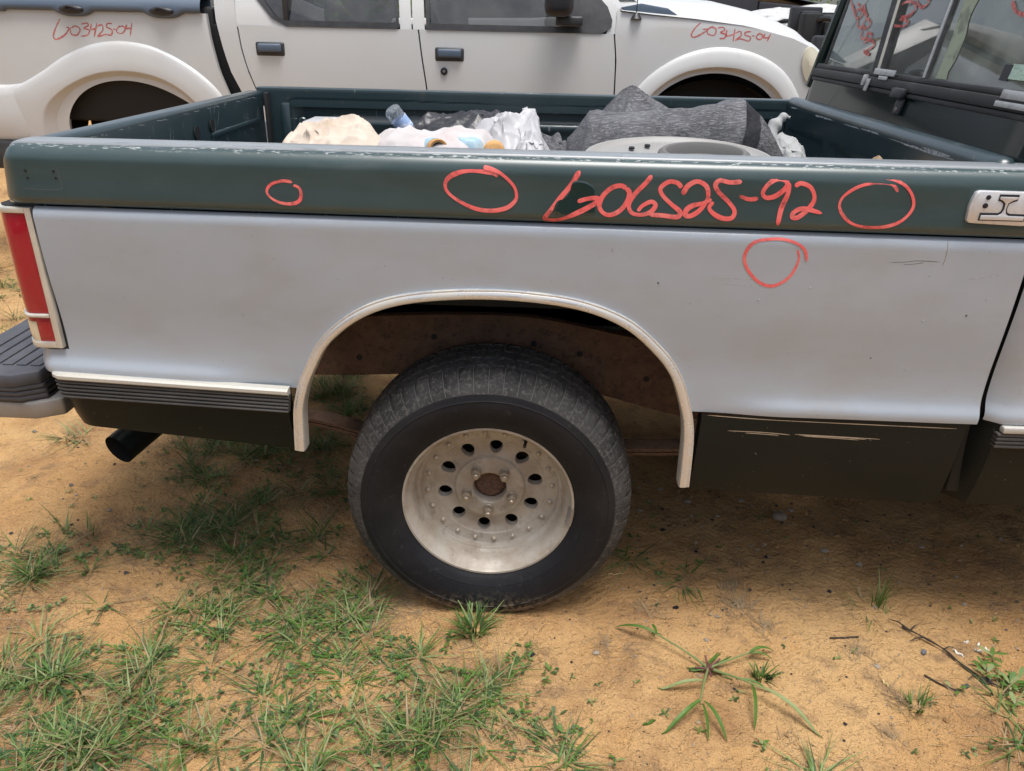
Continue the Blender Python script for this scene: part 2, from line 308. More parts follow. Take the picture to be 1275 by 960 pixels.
def lerp_tab(tab, x):
    if x <= tab[0][0]: return tab[0][1]
    for (a, b), (c2, d2) in zip(tab, tab[1:]):
        if x <= c2: return b + (d2 - b) * (x - a) / (c2 - a)
    return tab[-1][1]
def smooth_tab(tab, n=8): return [(p.x, p.y) for p in cr([(a, b) for a, b in tab], n)]
def ribbon(mb, pts, width, fn, n=7, lift0=.0004, mi=0):
    """a painted pen stroke: a thin strip of paint on a surface; fn(u,v,lift) -> 3-D"""
    P = cr([(p[0], p[1], 0) for p in pts], n); m = len(P); rows = []
    for i, p in enumerate(P):
        t = P[min(i + 1, m - 1)] - P[max(i - 1, 0)]; t = t.normalized() if t.length > 0 else Vector((1, 0, 0)); nn = Vector((-t.y, t.x, 0))
        e = min(1, .35 + min(i, m - 1 - i) * .35); wv = width * e * (.98 + .38 * noise.noise(Vector((p.x * 22, p.y * 22, 3))) + .12 * t.x * t.y)
        l = lift0 + i * .000012
        a = p + nn * wv / 2; b = p - nn * wv / 2
        rows.append([fn(a.x, a.y, l * .9), fn(a.x * .5 + b.x * .5, a.y * .5 + b.y * .5, l), fn(b.x, b.y, l * .9)])
    v, f = grid(rows); mb.add(v, f, mi)
def fbm(x, y, z, o=4):
    s = 0; a = 1; k = 1
    for i in range(o): s += a * noise.noise(Vector((x * k, y * k, z + i * 7.3))); a *= .5; k *= 2.05
    return s

# pen strokes, metres on the surface they are written on
WRITING = [
    [(0.176,1.151),(0.160,1.123),(0.139,1.096),(0.116,1.065),(0.112,1.057),(0.121,1.053),(0.146,1.057),(0.175,1.070),(0.199,1.083),(0.216,1.095),(0.212,1.100),(0.193,1.098),(0.175,1.092)],
    [(0.268,1.120),(0.258,1.125),(0.241,1.121),(0.225,1.106),(0.218,1.087),(0.225,1.073),(0.240,1.068),(0.259,1.077),(0.272,1.095),(0.275,1.112),(0.268,1.121)],
    [(0.316,1.146),(0.304,1.130),(0.286,1.110),(0.276,1.090),(0.282,1.074),(0.300,1.070),(0.319,1.076),(0.328,1.089),(0.319,1.096),(0.303,1.088),(0.294,1.077)],
    [(0.375,1.124),(0.367,1.133),(0.350,1.135),(0.335,1.123),(0.340,1.109),(0.359,1.092),(0.377,1.078),(0.372,1.068),(0.344,1.070),(0.317,1.071)],
    [(0.379,1.111),(0.387,1.128),(0.405,1.137),(0.424,1.127),(0.428,1.104),(0.415,1.082),(0.399,1.071),(0.388,1.072),(0.390,1.083),(0.401,1.091),(0.420,1.096),(0.436,1.104)],
    [(0.490,1.139),(0.468,1.137),(0.448,1.140),(0.440,1.131),(0.449,1.117),(0.469,1.100),(0.483,1.083),(0.479,1.069),(0.461,1.068),(0.442,1.077),(0.433,1.088),(0.440,1.099)],
    [(0.489,1.112),(0.507,1.106),(0.526,1.108)],
    [(0.580,1.133),(0.573,1.144),(0.557,1.146),(0.541,1.135),(0.533,1.119),(0.541,1.110),(0.557,1.113),(0.572,1.125),(0.580,1.136),(0.581,1.118),(0.573,1.089),(0.571,1.057)],
    [(0.593,1.133),(0.604,1.139),(0.624,1.131),(0.634,1.110),(0.625,1.090),(0.608,1.074),(0.597,1.074),(0.599,1.084),(0.617,1.091),(0.653,1.083)],
]
CIRCLES = [
    [(-0.389,1.114),(-0.409,1.116),(-0.431,1.109),(-0.441,1.097),(-0.437,1.085),(-0.418,1.074),(-0.393,1.072),(-0.377,1.079),(-0.373,1.094),(-0.377,1.104),(-0.387,1.108)],
    [(0.016,1.135),(0.012,1.140),(-0.001,1.143),(-0.023,1.145),(-0.048,1.144),(-0.068,1.138),(-0.082,1.128),(-0.086,1.114),(-0.079,1.101),(-0.061,1.088),(-0.033,1.075),(-0.008,1.070),(0.017,1.071),(0.039,1.078),(0.053,1.092),(0.054,1.105),(0.049,1.118),(0.036,1.132),(0.019,1.144),(-0.001,1.151),(-0.011,1.152)],
    [(0.791,1.128),(0.776,1.142),(0.744,1.143),(0.713,1.135),(0.688,1.115),(0.686,1.093),(0.707,1.069),(0.738,1.059),(0.777,1.060),(0.808,1.072),(0.825,1.095),(0.822,1.117),(0.805,1.138),(0.781,1.150),(0.761,1.153)],
]
CIRCLE_GREY = [
    [(0.620,1.009),(0.626,0.985),(0.613,0.950),(0.583,0.931),(0.552,0.940),(0.525,0.968),(0.517,0.995),(0.530,1.020),(0.561,1.028),(0.593,1.028),(0.621,1.019),(0.636,1.005),(0.642,0.985)],
]
FENDER_WRITING = [
    [(0.916,1.436),(0.887,1.409),(0.871,1.377),(0.887,1.366),(0.924,1.383),(0.953,1.404),(0.926,1.405)],
    [(0.954,1.410),(0.955,1.385),(0.989,1.378),(0.997,1.404),(0.974,1.417),(0.953,1.405)],
    [(1.003,1.413),(1.032,1.416),(1.041,1.403),(1.021,1.392),(1.048,1.383),(1.044,1.365),(1.018,1.364)],
    [(1.053,1.405),(1.055,1.376),(1.092,1.386)],
    [(1.094,1.413),(1.091,1.348)],
    [(1.098,1.388),(1.122,1.400),(1.128,1.378),(1.102,1.357),(1.122,1.364),(1.153,1.359)],
    [(1.180,1.399),(1.152,1.396),(1.149,1.383),(1.178,1.373),(1.173,1.355),(1.148,1.359)],
    [(1.184,1.379),(1.200,1.379)],
    [(1.218,1.391),(1.208,1.371),(1.230,1.363),(1.241,1.380),(1.224,1.391),(1.215,1.384)],
    [(1.251,1.391),(1.248,1.372),(1.277,1.374)],
    [(1.281,1.392),(1.267,1.354)],
]
BED_WRITING = [
    [(-2.471,1.385),(-2.505,1.337),(-2.525,1.295),(-2.507,1.284),(-2.461,1.306),(-2.431,1.338),(-2.447,1.343)],
    [(-2.424,1.343),(-2.424,1.311),(-2.394,1.307),(-2.372,1.335),(-2.395,1.350),(-2.420,1.340)],
    [(-2.362,1.360),(-2.330,1.366),(-2.325,1.354),(-2.351,1.340),(-2.322,1.332),(-2.337,1.308),(-2.375,1.301)],
    [(-2.305,1.364),(-2.313,1.336),(-2.284,1.341)],
    [(-2.275,1.369),(-2.303,1.297)],
    [(-2.277,1.351),(-2.250,1.359),(-2.250,1.333),(-2.282,1.303),(-2.250,1.310),(-2.232,1.315)],
    [(-2.193,1.366),(-2.218,1.366),(-2.226,1.350),(-2.199,1.334),(-2.209,1.311),(-2.234,1.313)],
    [(-2.193,1.339),(-2.178,1.339)],
    [(-2.154,1.358),(-2.177,1.330),(-2.151,1.319),(-2.127,1.340),(-2.139,1.355),(-2.160,1.351)],
    [(-2.114,1.363),(-2.124,1.345),(-2.095,1.347)],
    [(-2.086,1.373),(-2.106,1.307)],
]
GLASS_WRITING = [
    [(1.399,1.505),(1.347,1.480),(1.303,1.461),(1.287,1.481),(1.322,1.492)],
    [(1.277,1.486),(1.244,1.463),(1.260,1.446),(1.311,1.461),(1.302,1.474),(1.253,1.471),(1.193,1.452),(1.230,1.470),(1.264,1.491)],
    [(1.263,1.443),(1.243,1.425),(1.204,1.420),(1.202,1.437),(1.182,1.446),(1.143,1.432),(1.166,1.417),(1.208,1.430)],
    [(1.194,1.417),(1.177,1.392),(1.139,1.389),(1.142,1.405),(1.101,1.401),(1.096,1.386),(1.139,1.393)],
    [(1.141,1.375),(1.114,1.383),(1.071,1.382),(1.051,1.370),(1.081,1.359),(1.108,1.351),(1.059,1.345),(1.120,1.356)],
    [(0.971,1.461),(1.007,1.444),(0.974,1.428),(0.908,1.425),(0.893,1.435),(0.938,1.442)],
    [(0.964,1.482),(0.921,1.488),(0.878,1.471),(0.895,1.452),(0.932,1.448),(0.903,1.454),(0.877,1.464)],
    [(0.894,1.489),(0.847,1.472),(0.815,1.479),(0.820,1.492),(0.884,1.501),(0.894,1.489)],
    [(0.382,1.475),(0.358,1.459),(0.337,1.451),(0.308,1.447),(0.302,1.458)],
]

# ------------------------------------------------------------------ ground: one sheet, fine near the wheel, rising gently behind the truck
def rise(y):
    t = max(0, min(1, (y - 1.5) / 5.0)); return .42 * t * t * (3 - 2 * t) if y < 6.5 else .42
def gz(x, y):
    h = rise(y) + .013 * fbm(x * 1.7, y * 1.7, 1.5, 3)
    r = max(abs(x), abs(y))
    if r < 4: h += .006 * fbm(x * 7, y * 7, 4.4, 3) + .0035 * noise.noise(Vector((x * 26, y * 26, 8)))
    for wx, wy in ((0, .17), (0, 1.39), (2.75, .17), (2.75, 1.39)):                       # settle flat under the tyres
        q = math.exp(-((x - wx) ** 2 / .05 + (y - wy) ** 2 / .04)); h = h * (1 - q)
        if abs(x - wx) < .5 and abs(y - wy) < .4: h += .017 * math.exp(-((x - wx) ** 2 / .03 + (y - wy + .165) ** 2 / .0016)) * (1 + .7 * noise.noise(Vector((x * 22, y * 22, 3)))) + .014 * math.exp(-((abs(x - wx) - .17) ** 2 / .003 + (y - wy) ** 2 / .015))
    return h
def axis(a, b, st):
    L = []; x = a
    while x < b: L.append(x); x += st
    L.append(b); k = st; lo = a; hi = b; pre = []; post = []
    while hi < 220: k *= 1.16; hi += k; lo -= k; post.append(hi); pre.append(lo)
    return pre[::-1] + L + post
gx, gy = axis(-2.1, 1.9, .019), axis(-.75, 1.3, .019)
v, f = grid([[(x, y, gz(x, y)) for y in gy] for x in gx])
obj('ground', v, f, 'sand', kind='structure', origin=(0, 0, 0), sharp=180)

# ------------------------------------------------------------------ the two-tone pickup: side shape
TRUCK = thing('pickup_truck', (.8, .78, 0), 'two-tone grey and dark green pickup with a loaded open bed and red marker writing', 'truck')
WID = 1.56
ARCH = [(-.437, .50), (-.434, .56), (-.430, .608), (-.418, .655), (-.400, .699), (-.358, .773), (-.284, .838), (-.197, .875), (-.080, .893), (.054, .896), (.188, .881), (.289, .844), (.361, .786), (.411, .724), (.444, .640), (.456, .585), (.460, .53), (.462, .44)]
ARCHS = [(p.x, p.y) for p in cr([(a, b) for a, b in ARCH], 6)]
ARCHX = sorted([q for q in ARCHS if q[1] > .6])
TOPZ = lambda x: 1.0448 - .0052 * (x + .1)
ZB = [(-1.05, .682), (-.436, .657), (.462, .632), (1.2, .630), (4, .62)]
ZK = [(-1.05, .54), (-.973, .530), (-.462, .486), (.493, .415), (1.063, .400), (4, .39)]
PROF = smooth_tab([(-.02, -.004), (0, -.009), (.035, -.0100), (.065, -.006), (.095, -.001), (.15, .0030), (.30, .0025), (.60, -.006), (.90, -.0105), (.955, -.0105), (.985, -.006), (1, .004)], 6)
def ygrey(x, z):
    zb = lerp_tab(ZB, x); s = (z - zb) / (TOPZ(x) - zb); s = max(-.02, min(1, s))
    y = lerp_tab(PROF, s) + .0016 * noise.noise(Vector((x * 3.2, z * 4.5, 6))) + .0006 * noise.noise(Vector((x * 9, z * 11, 2)))
    if s < .2 and -.66 < x < .66:                                  # the ledge fades out towards the arch
        k = max(0, min(1, (x + .66) / .20, (.66 - x) / .18)); k = k * k * (3 - 2 * k); y = y + (.003 - y) * k * min(1, (.2 - s) / .08)
    if x < -.965: y += .05 * min(1, (-.965 - x) / .055) ** 2
    return y
def cols(a, b, n): return [a + (b - a) * i / n for i in range(n + 1)]
def rows_s(n): return [.0, .012, .025, .037, .05, .062, .075, .09, .11, .14, .18] + [.18 + (.93 - .18) * i / n for i in range(1, n + 1)] + [.945, .955, .965, .975, .985, .993, 1]
RS = rows_s(22)
def panel(xs, zlo, zhi, yf, rows): return grid([[(x, yf(x, zlo(x) + (zhi(x) - zlo(x)) * r), zlo(x) + (zhi(x) - zlo(x)) * r) for r in rows] for x in xs])
mb = MB()
XE = 1.078
# rear of the arch, over the arch, ahead of the arch, and the corner under the tail lamp
mb.add(*panel(cols(-.930, -.430, 24), lambda x: lerp_tab(ZB, x), TOPZ, ygrey, RS))
cx = [.0125 - .4425 * math.cos(PI * i / 70) for i in range(71)]
mb.add(*panel(cx, lambda x: lerp_tab(ARCHX, x), TOPZ, ygrey, [0, .02, .05, .09, .14] + [.14 + .76 * i / 18 for i in range(1, 19)] + [.92, .94, .955, .965, .975, .985, .993, 1]))
mb.add(*panel(cols(.455, XE, 26), lambda x: lerp_tab(ZB, x), TOPZ, ygrey, RS))
mb.add(*grid([[(XE, ygrey(XE, z) , z), (XE + .003, ygrey(XE, z) + .004, z), (XE + .001, ygrey(XE, z) + .03, z)] for z in [lerp_tab(ZB, XE) + (TOPZ(XE) - lerp_tab(ZB, XE)) * r for r in RS]]))
mb.add(*panel(cols(-1.020, -.930, 12), lambda x: lerp_tab(ZB, x), lambda x: .731, ygrey, [0, .15, .3, .45, .6, .8, 1]))
mb.add(*grid([[(x, ygrey(x, .731), .731), (x, ygrey(x, .731) + .05, .733)] for x in cols(-1.02, -.93, 8)]))
side = mb.build('side_panel', 'grey_paint', TRUCK, sharp=50, label='flat grey lower bed side with scratches and dents')
# dents and scratches cut in the paint: small chips
for i, (x, z, rr) in enumerate([(.35, .93, .0026), (.56, .90, .0026), (.99, .88, .0028), (.905, .865, .0024), (.82, .775, .002), (.66, .93, .0018)]):
    vv, ff = lathe_y([(0, -.0014), (rr * .6, -.0012), (rr, .0012)], (x, ygrey(x, z), z), 10)
    obj('paint_chip', vv, ff, 'pale_scratch' if i % 2 else 'slate', side)
SCR = [[(.81, .988), (.84, .990), (.862, .993), (.905, .992)], [(.835, .984), (.855, .986), (.875, .9895)]]
mb = MB()
for s in SCR: ribbon(mb, s, .0010, lambda x, z, l: (x, ygrey(x, z) - l * .6, z))
mb.build('scratch', 'rib_rubber', side, kind='stuff')
mb = MB()
for s in [[(.45, .945), (.50, .944), (.55, .943)], [(.47, .932), (.52, .930), (.56, .929)], [(.95, .955), (1.0, .962), (1.03, .968)]]: ribbon(mb, s, .0013, lambda x, z, l: (x, ygrey(x, z) - l * .6, z))
mb.build('scratch', 'pale_scratch', side, kind='stuff')
mb = MB(); ribbon(mb, [(.913, 1.035), (.915, 1.00), (.913, .985)], .0014, lambda x, z, l: (x, ygrey(x, z) - l * .6, z)); mb.build('drip_stain', 'stone', side)

# green upper band and the rail
GP = [(.012, 1.0465), (.006, 1.0475), (-.004, 1.0505), (-.0105, 1.055), (-.0140, 1.064), (-.0135, 1.080), (-.0120, 1.105), (-.0115, 1.130), (-.0105, 1.146), (-.0060, 1.158), (.0025, 1.1675), (.014, 1.1715)]
RP = [(.0130, 1.1712), (.0145, 1.1745), (.020, 1.1762), (.045, 1.1768), (.071, 1.1764), (.0765, 1.1735), (.0775, 1.166), (.0775, 1.110)]
def endx(z): return -.992 + .16 * max(0, z - 1.06)
def band(profile, xs, rear=True, slope=.0052):
    rows = []
    for x in xs:
        r = []
        for y, z in profile:
            xx = x; zz = z - slope * (x + .1) * (1 if z < 1.12 else max(0, (1.16 - z) / .04)); yy = y
            if rear and x < -.94:
                u = min(1, (-.94 - x) / .052); k = 1 - math.sqrt(max(0, 1 - u * u))
                yy = y + .045 * k if y < .05 else y - .02 * k
                zz = zz - .05 * k * max(0, (z - 1.06) / .116)
                xx = -.94 + (x + .94) * (1 - .17 * max(0, (z - 1.06) / .116))
            r.append((xx, yy, zz))
        rows.append(r)
    return grid(rows)
xr = cols(-.940, 1.085, 120); xl = [-.992, -.9915, -.989, -.984, -.978, -.970, -.960, -.950]
GPs = [(p.x, p.y) for p in cr(GP, 4)]
up = MB().add(*band(GPs, xl + xr)).build('upper_panel', 'green_paint', TRUCK, sharp=60, label='faded dark green upper band of the bed side')
MB().add(*band(RP, xl + xr)).build('bed_rail', 'skylit_rail_paint', TRUCK, sharp=60)
def ygreen(x, z): 
    zz = z + .0052 * (x + .1)
    t = [(b, a) for a, b in GPs]; t.sort(); return lerp_tab(t, zz)
# rear cap closing the bed side
MB().add(*grid([[(-.992, .046, 1.06), (-.985, .04, 1.11), (-.968, .035, 1.13)], [(-.992, .075, 1.06), (-.985, .07, 1.11), (-.968, .06, 1.13)]])).build('corner_cap', 'green_paint', TRUCK)
# four small holes where a badge used to sit
for hx, hz in ((-.923, 1.122), (-.866, 1.122), (-.921, 1.108), (-.864, 1.109)):
    vv, ff = lathe_y([(0, -.0012), (.0024, -.0012), (.0028, .0006)], (hx, ygreen(hx, hz), hz), 10); obj('screw_hole', vv, ff, 'gap_black', up)
mb = MB()
for s in ([(-.858, 1.128), (-.855, 1.10), (-.858, 1.088), (-.90, 1.086), (-.935, 1.087)],): ribbon(mb, s, .0014, lambda x, z, l: (x, ygreen(x, z) - l * .5, z), 8)
mb.build('badge_outline', 'slate', up)

# black lower panels
def yblack(x, z):
    zb = lerp_tab(ZB, x); zk = lerp_tab(ZK, x); s = (zb - z) / (zb - zk)
    y = -.005 + .004 * s + .028 * s ** 2.2
    if x < -.93: y += .06 * min(1.2, (-.93 - x) / .07) ** 2
    return y
def rear_lo(x): return max(lerp_tab(ZK, x), lerp_tab(ZK, x) + (.115 if x < -.96 else 0) * ((-.96 - x) / .055) ** 1.1 if x < -.96 else 0)
def black_panel(name, xs, zlo, flange=True):
    mb = MB().add(*panel(xs, zlo, lambda x: lerp_tab(ZB, x) - .002, yblack, [0, .05, .15, .3, .45, .6, .75, .9, .97, 1]))
    mb.add(*grid([[(x, yblack(x, zlo(x)), zlo(x)), (x, yblack(x, zlo(x)) + .012, zlo(x) - .004), (x, yblack(x, zlo(x)) + .05, zlo(x) + .002)] for x in xs]))
    for xe in (xs[0], xs[-1]):
        mb.add(*grid([[(xe, yblack(xe, z), z), (xe, yblack(xe, z) + .035, z)] for z in [zlo(xe) + (lerp_tab(ZB, xe) - .002 - zlo(xe)) * r for r in (0, .25, .5, .75, 1)]]))
    return mb.build(name, 'black_paint', TRUCK, sharp=50)
black_panel('lower_panel', cols(-1.015, -.452, 40), rear_lo)
lp = black_panel('lower_panel', cols(.478, 1.060, 30), lambda x: lerp_tab(ZK, x))
mb = MB()
for s in [[(.54, .590), (.62, .589), (.68, .585)], [(.58, .586), (.61, .585), (.655, .583)], [(.69, .587), (.78, .585), (.88, .582)], [(.71, .583), (.77, .581), (.835, .578)], [(.70, .585), (.80, .583), (.85, .580)], [(.49, .628), (.62, .622), (.80, .619), (1.04, .616)]]: ribbon(mb, s, .0018, lambda x, z, l: (x, yblack(x, z) - l * .6, z))
mb.build('scratch', 'rivet_metal', lp, kind='stuff')

# chrome wheel-arch trim: a folded strip swept round the opening
def arch_strip(name, mat, prof, parent):
    P = ARCHS; rows = []
    for i, p in enumerate(P):
        a = P[max(0, i - 1)]; b = P[min(len(P) - 1, i + 1)]; t = Vector((b[0] - a[0], b[1] - a[1])).normalized(); n = Vector((-t.y, t.x))    # outward from the opening
        y0 = (lambda k: ygrey(p[0], max(p[1], .70)) * k + .002 * (1 - k))(max(0, min(1, (p[1] - .62) / .15)))
        w_ = 1 + .12 * max(0, min(1, (.72 - p[1]) / .2))
        rows.append([(p[0] + n.x * o * w_, y0 + yy, p[1] + n.y * o * w_) for o, yy in prof])
    mb = MB().add(*grid(rows)); k = len(prof)
    return mb.build(name, mat, parent, sharp=50)
trim = arch_strip('wheel_arch_trim', 'aged_chrome', [(.0085, .003), (.0088, -.0060), (.0078, -.0086), (.0055, -.0092), (.0046, -.0086), (.0036, -.0096), (-.0030, -.0112), (-.0095, -.0116), (-.0118, -.0100)], TRUCK)
arch_strip('trim_inner_edge', 'aged_strip', [(-.0117, -.0101), (-.0132, -.006), (-.0138, .004), (-.0135, .028)], trim)

# side moulding behind the wheel: bright strip over black ribs
mb = MB(); X0, X1 = -.972, -.442
def mz(x, k): return .684 - .0205 * (x - X0) / (X1 - X0) - k
def ymold(x): return -.012 + (.06 * min(1, max(0, (-.95 - x) / .05)) ** 2)
def strip(prof, a=X0, b=X1, n=30):
    xs = cols(a, b, n); rows = [[(x, ymold(x) + dy, mz(x, k)) for dy, k in prof] for x in xs]
    v, f = grid(rows, close_v=True); m = len(prof); f += [tuple(range(m)), tuple((len(xs) - 1) * m + j for j in range(m))[::-1]]
    return v, f
mold = MB().add(*strip([(.008, .0), (-.008, .001), (-.013, .005), (-.013, .012), (-.009, .016), (.008, .017)])).build('side_molding', 'aged_strip', TRUCK)
for k in range(5):
    z0 = .0172 + k * .0088
    MB().add(*strip([(.012, z0), (-.0055, z0 + .0006), (-.0098, z0 + .0028), (-.0098, z0 + .0058), (-.0055, z0 + .0078), (.012, z0 + .0082)], X0 + .004 + k * .0015, X1 - k * .0012)).build('rib', 'rib_rubber', mold)
# ------------------------------------------------------------------ tail lamp
lamp = thing('tail_lamp', (-.97, .03, .73), '', 'x'); del lamp['label']; del lamp['category']; lamp.parent = TRUCK; lamp.location = Vector((-.97, .03, .73)) - ORG['pickup_truck']
def lampx(z): return .0                                                        # the lamp edge is upright in side view
def lamp_patch(x0, x1, z0, z1, dy, bul=.0):
    xs = cols(x0, x1, 8); zs = cols(z0, z1, 8)
    yb = lambda x: .002 + dy + .035 * min(1.3, max(0, (-.990 - x) / .035)) ** 2
    rows = [[(x, yb(x) - bul * math.sin(PI * i / 8) ** .5 * math.sin(PI * j / 8) ** .5, z) for j, z in enumerate(zs)] for i, x in enumerate(xs)]
    v, f = grid(rows); back = grid([[(x, yb(x) + .03, z) for z in zs] for x in xs]); o = len(v)
    rim = [(0, j) for j in range(8)] + [(i, 8) for i in range(8)] + [(8, 8 - j) for j in range(8)] + [(8 - i, 0) for i in range(8)]
    idx = [i * 9 + j for i, j in rim]; v = v + back[0]; m = len(idx)
    f = f + [(idx[k], idx[(k + 1) % m], o + idx[(k + 1) % m], o + idx[k]) for k in range(m)]
    return v, f
for nm, mt, a in (('red_lens', 'lens_red', (-1.020, -.9505, .8165, 1.0345, -.004, .004)), ('red_lens', 'lens_red', (-.985, -.9505, .752, .808, -.004, .003)), ('reverse_lens', 'lens_clear', (-1.018, -.9855, .752, .797, -.004, .003)), ('red_lens', 'lens_red', (-1.018, -.9855, .7975, .808, -.0035, .001)),
                  ('bezel', 'bezel', (-.9500, -.9370, .738, 1.046, -.008, .002)), ('bezel', 'bezel', (-1.022, -.9505, 1.035, 1.046, -.008, .001)), ('bezel', 'bezel', (-1.022, -.9505, .738, .7515, -.008, .001)), ('bezel', 'bezel', (-1.024, -.9505, .8085, .816, -.010, .002)),
                  ('lamp_gasket', 'gap_black', (-1.018, -.9312, .7335, 1.0480, .004, 0))):
    v, f = lamp_patch(*a); MB().add(v, f).build(nm, mt, lamp, sharp=60)
# ------------------------------------------------------------------ tailgate
tg = MB()
tg.add(*box(-.990, -.935, .085, WID - .085, .76, 1.166, .012, 3))
tgo = tg.build('tailgate', 'bed_paint', TRUCK, label='dark green tailgate, its inner face badly scratched')
for (y0, y1, z0, z1) in ((.95, 1.40, 1.060, 1.078), (.20, .62, 1.060, 1.078), (.95, 1.40, .86, .88), (.2, 1.4, .95, .965)):
    MB().add(*box(-.938, -.928, y0, y1, z0, z1, .006)).build('stamped_rib', 'bed_paint', tgo)
for (y, z) in ((.84, 1.09), (.96, 1.098)):
    v, f = lathe_y([(0, 0), (.016, 0), (.020, -.002), (.020, -.004), (.0, -.004)], (0, 0, 0), 16)
    v, f = xform((v, f), Matrix.Translation((-.9337, y, z)) @ Matrix.Rotation(PI / 2, 4, 'Z')); MB().add(v, f).build('latch_hole', 'gap_black', tgo)
mb = MB(); random.seed(3)
for i in range(34):
    y = random.uniform(.25, 1.42); z = random.uniform(1.0, 1.15); a = random.gauss(PI / 2, .5); l = random.uniform(.015, .06)
    ribbon(mb, [(y, z), (y + .5 * l * math.cos(a) + .003, z + .5 * l * math.sin(a)), (y + l * math.cos(a), min(1.155, z + l * math.sin(a)))], random.uniform(.0007, .0016), lambda u, v_, l_: (-.9348 + l_ * .5, u, v_), 4)
mb.build('scratch', 'pale_scratch', tgo, kind='stuff')
mb = MB()
for i in range(26):
    y = random.uniform(.15, 1.45); ribbon(mb, [(y, 1.163), (y + random.uniform(.01, .05), 1.162 - random.uniform(0, .006))], random.uniform(.0012, .003), lambda u, v_, l_: (-.9346 + l_ * .5, u, v_ - .012), 3)
mb.build('scratch', 'pale_scratch', tgo, kind='stuff')
# ------------------------------------------------------------------ bed box: far side, front wall, floor, wheel tubs
fs = MB(); YI = WID - .085
RPF = [(WID - y, z) for y, z in RP]; GPF = [(WID - y, z) for y, z in GPs]
fs = MB().add(*band(RPF, cols(-.96, 1.085, 40), rear=False, slope=0)).add(*band(GPF, cols(-.96, 1.085, 40), rear=False, slope=0))
far = fs.build('far_bed_side', 'bed_paint', TRUCK)
MB().add(*box(-.99, 1.08, WID - .03, WID - .004, .42, 1.05, .01)).build('outer_skin', 'grey_paint', far)
# stamped inner wall: recessed field with a raised long panel, posts at the ends
def inner_wall(parent, y, sgn):
    P = []
    xs = cols(-.93, 1.0, 110); zs = cols(.74, 1.165, 46)
    def hgt(x, z):
        d = 0
        def sstep(a, b, t): t = max(0, min(1, (t - a) / (b - a))); return t * t * (3 - 2 * t)
        fx = sstep(-.83, -.815, x) * sstep(.975, .96, x); fz = sstep(.78, .80, z) * sstep(1.135, 1.120, z); d += .022 * fx * fz
        px = sstep(-.70, -.685, x) * sstep(.90, .885, x); pz = sstep(.86, .875, z) * sstep(1.075, 1.060, z); d -= .014 * px * pz
        px = sstep(-.66, -.65, x) * sstep(.86, .85, x); pz = sstep(.89, .90, z) * sstep(1.045, 1.035, z); d += .010 * px * pz
        return d
    xs = sorted(set(xs + [-.44, .465, -.45, .475])); zlo = lambda x: max(.74, lerp_tab(ARCHX, x) + .035) if -.445 < x < .47 else .74
    MB().add(*grid([[(x, y + sgn * hgt(x, zlo(x) + (1.165 - zlo(x)) * r / 46), zlo(x) + (1.165 - zlo(x)) * r / 46) for r in range(47)] for x in xs])).build('inner_wall', 'bed_paint', parent, sharp=50)
inner_wall(far, WID - .078, 1); inner_wall(TRUCK, .078, -1)
MB().add(*box(-.925, -.912, WID - .115, WID - .08, .78, 1.160, .003)).build('corner_gap', 'gap_black', far)
MB().add(*box(-.87, -.835, WID - .098, WID - .078, .80, 1.125, .008)).build('stake_post', 'bed_paint', far)
v, f = lathe_y([(0, -.006), (.012, -.006), (.016, -.002), (.016, .004)], (-.79, WID - .096, 1.06), 16); MB().add(v, f).build('tie_down', 'bed_paint', far)
# front wall with a rolled top
fw = MB()
roll = [(1.000, 1.115), (1.000, 1.150), (.998, 1.166), (1.003, 1.178), (1.014, 1.186), (1.028, 1.188), (1.040, 1.184), (1.046, 1.174), (1.047, 1.12), (1.047, .74)]
fw.add(*grid([[(1.022 + (x - 1.022) * (1 if y > .07 else .1 + .9 * math.sqrt(max(0, 1 - ((.075 - y) / .0231) ** 2))), y, 1.15 + (z - 1.15) * (1 if y > .07 or z < 1.15 else .3 + .7 * math.sqrt(max(0, 1 - ((.075 - y) / .0231) ** 2)))) for x, z in roll] for y in [.052, .054, .058, .064] + cols(.075, WID - .075, 60)]))
front = fw.build('front_wall', 'bed_paint', TRUCK, sharp=60)
def fsf(y, z):
    s = lambda a, b, t: (lambda q: q * q * (3 - 2 * q))(max(0, min(1, (t - a) / (b - a))))
    return .014 * s(.80, .82, z) * s(1.09, 1.075, z) * max(s(1.43, 1.415, y) * s(1.05, 1.065, y), s(.98, .965, y) * s(.60, .615, y), s(.53, .515, y) * s(.15, .165, y))
MB().add(*grid([[(1.001 + fsf(y, z), y, z) for z in cols(.74, 1.118, 46)] for y in cols(.08, WID - .08, 110)])).build('stamped_panel', 'bed_paint', front, sharp=50)
random.seed(12); mb = MB()
for i in range(26):
    y = random.uniform(.25, 1.40); ribbon(mb, [(y, 0), (y + random.uniform(.004, .02), random.uniform(-.6, .6))], random.uniform(.03, .2), lambda u, q, l_: (.9975 - l_ * .5 + .0009 * 0, u, 1.160 + q * .010), 3)
mb.build('scratch', 'pale_scratch', front, kind='stuff')
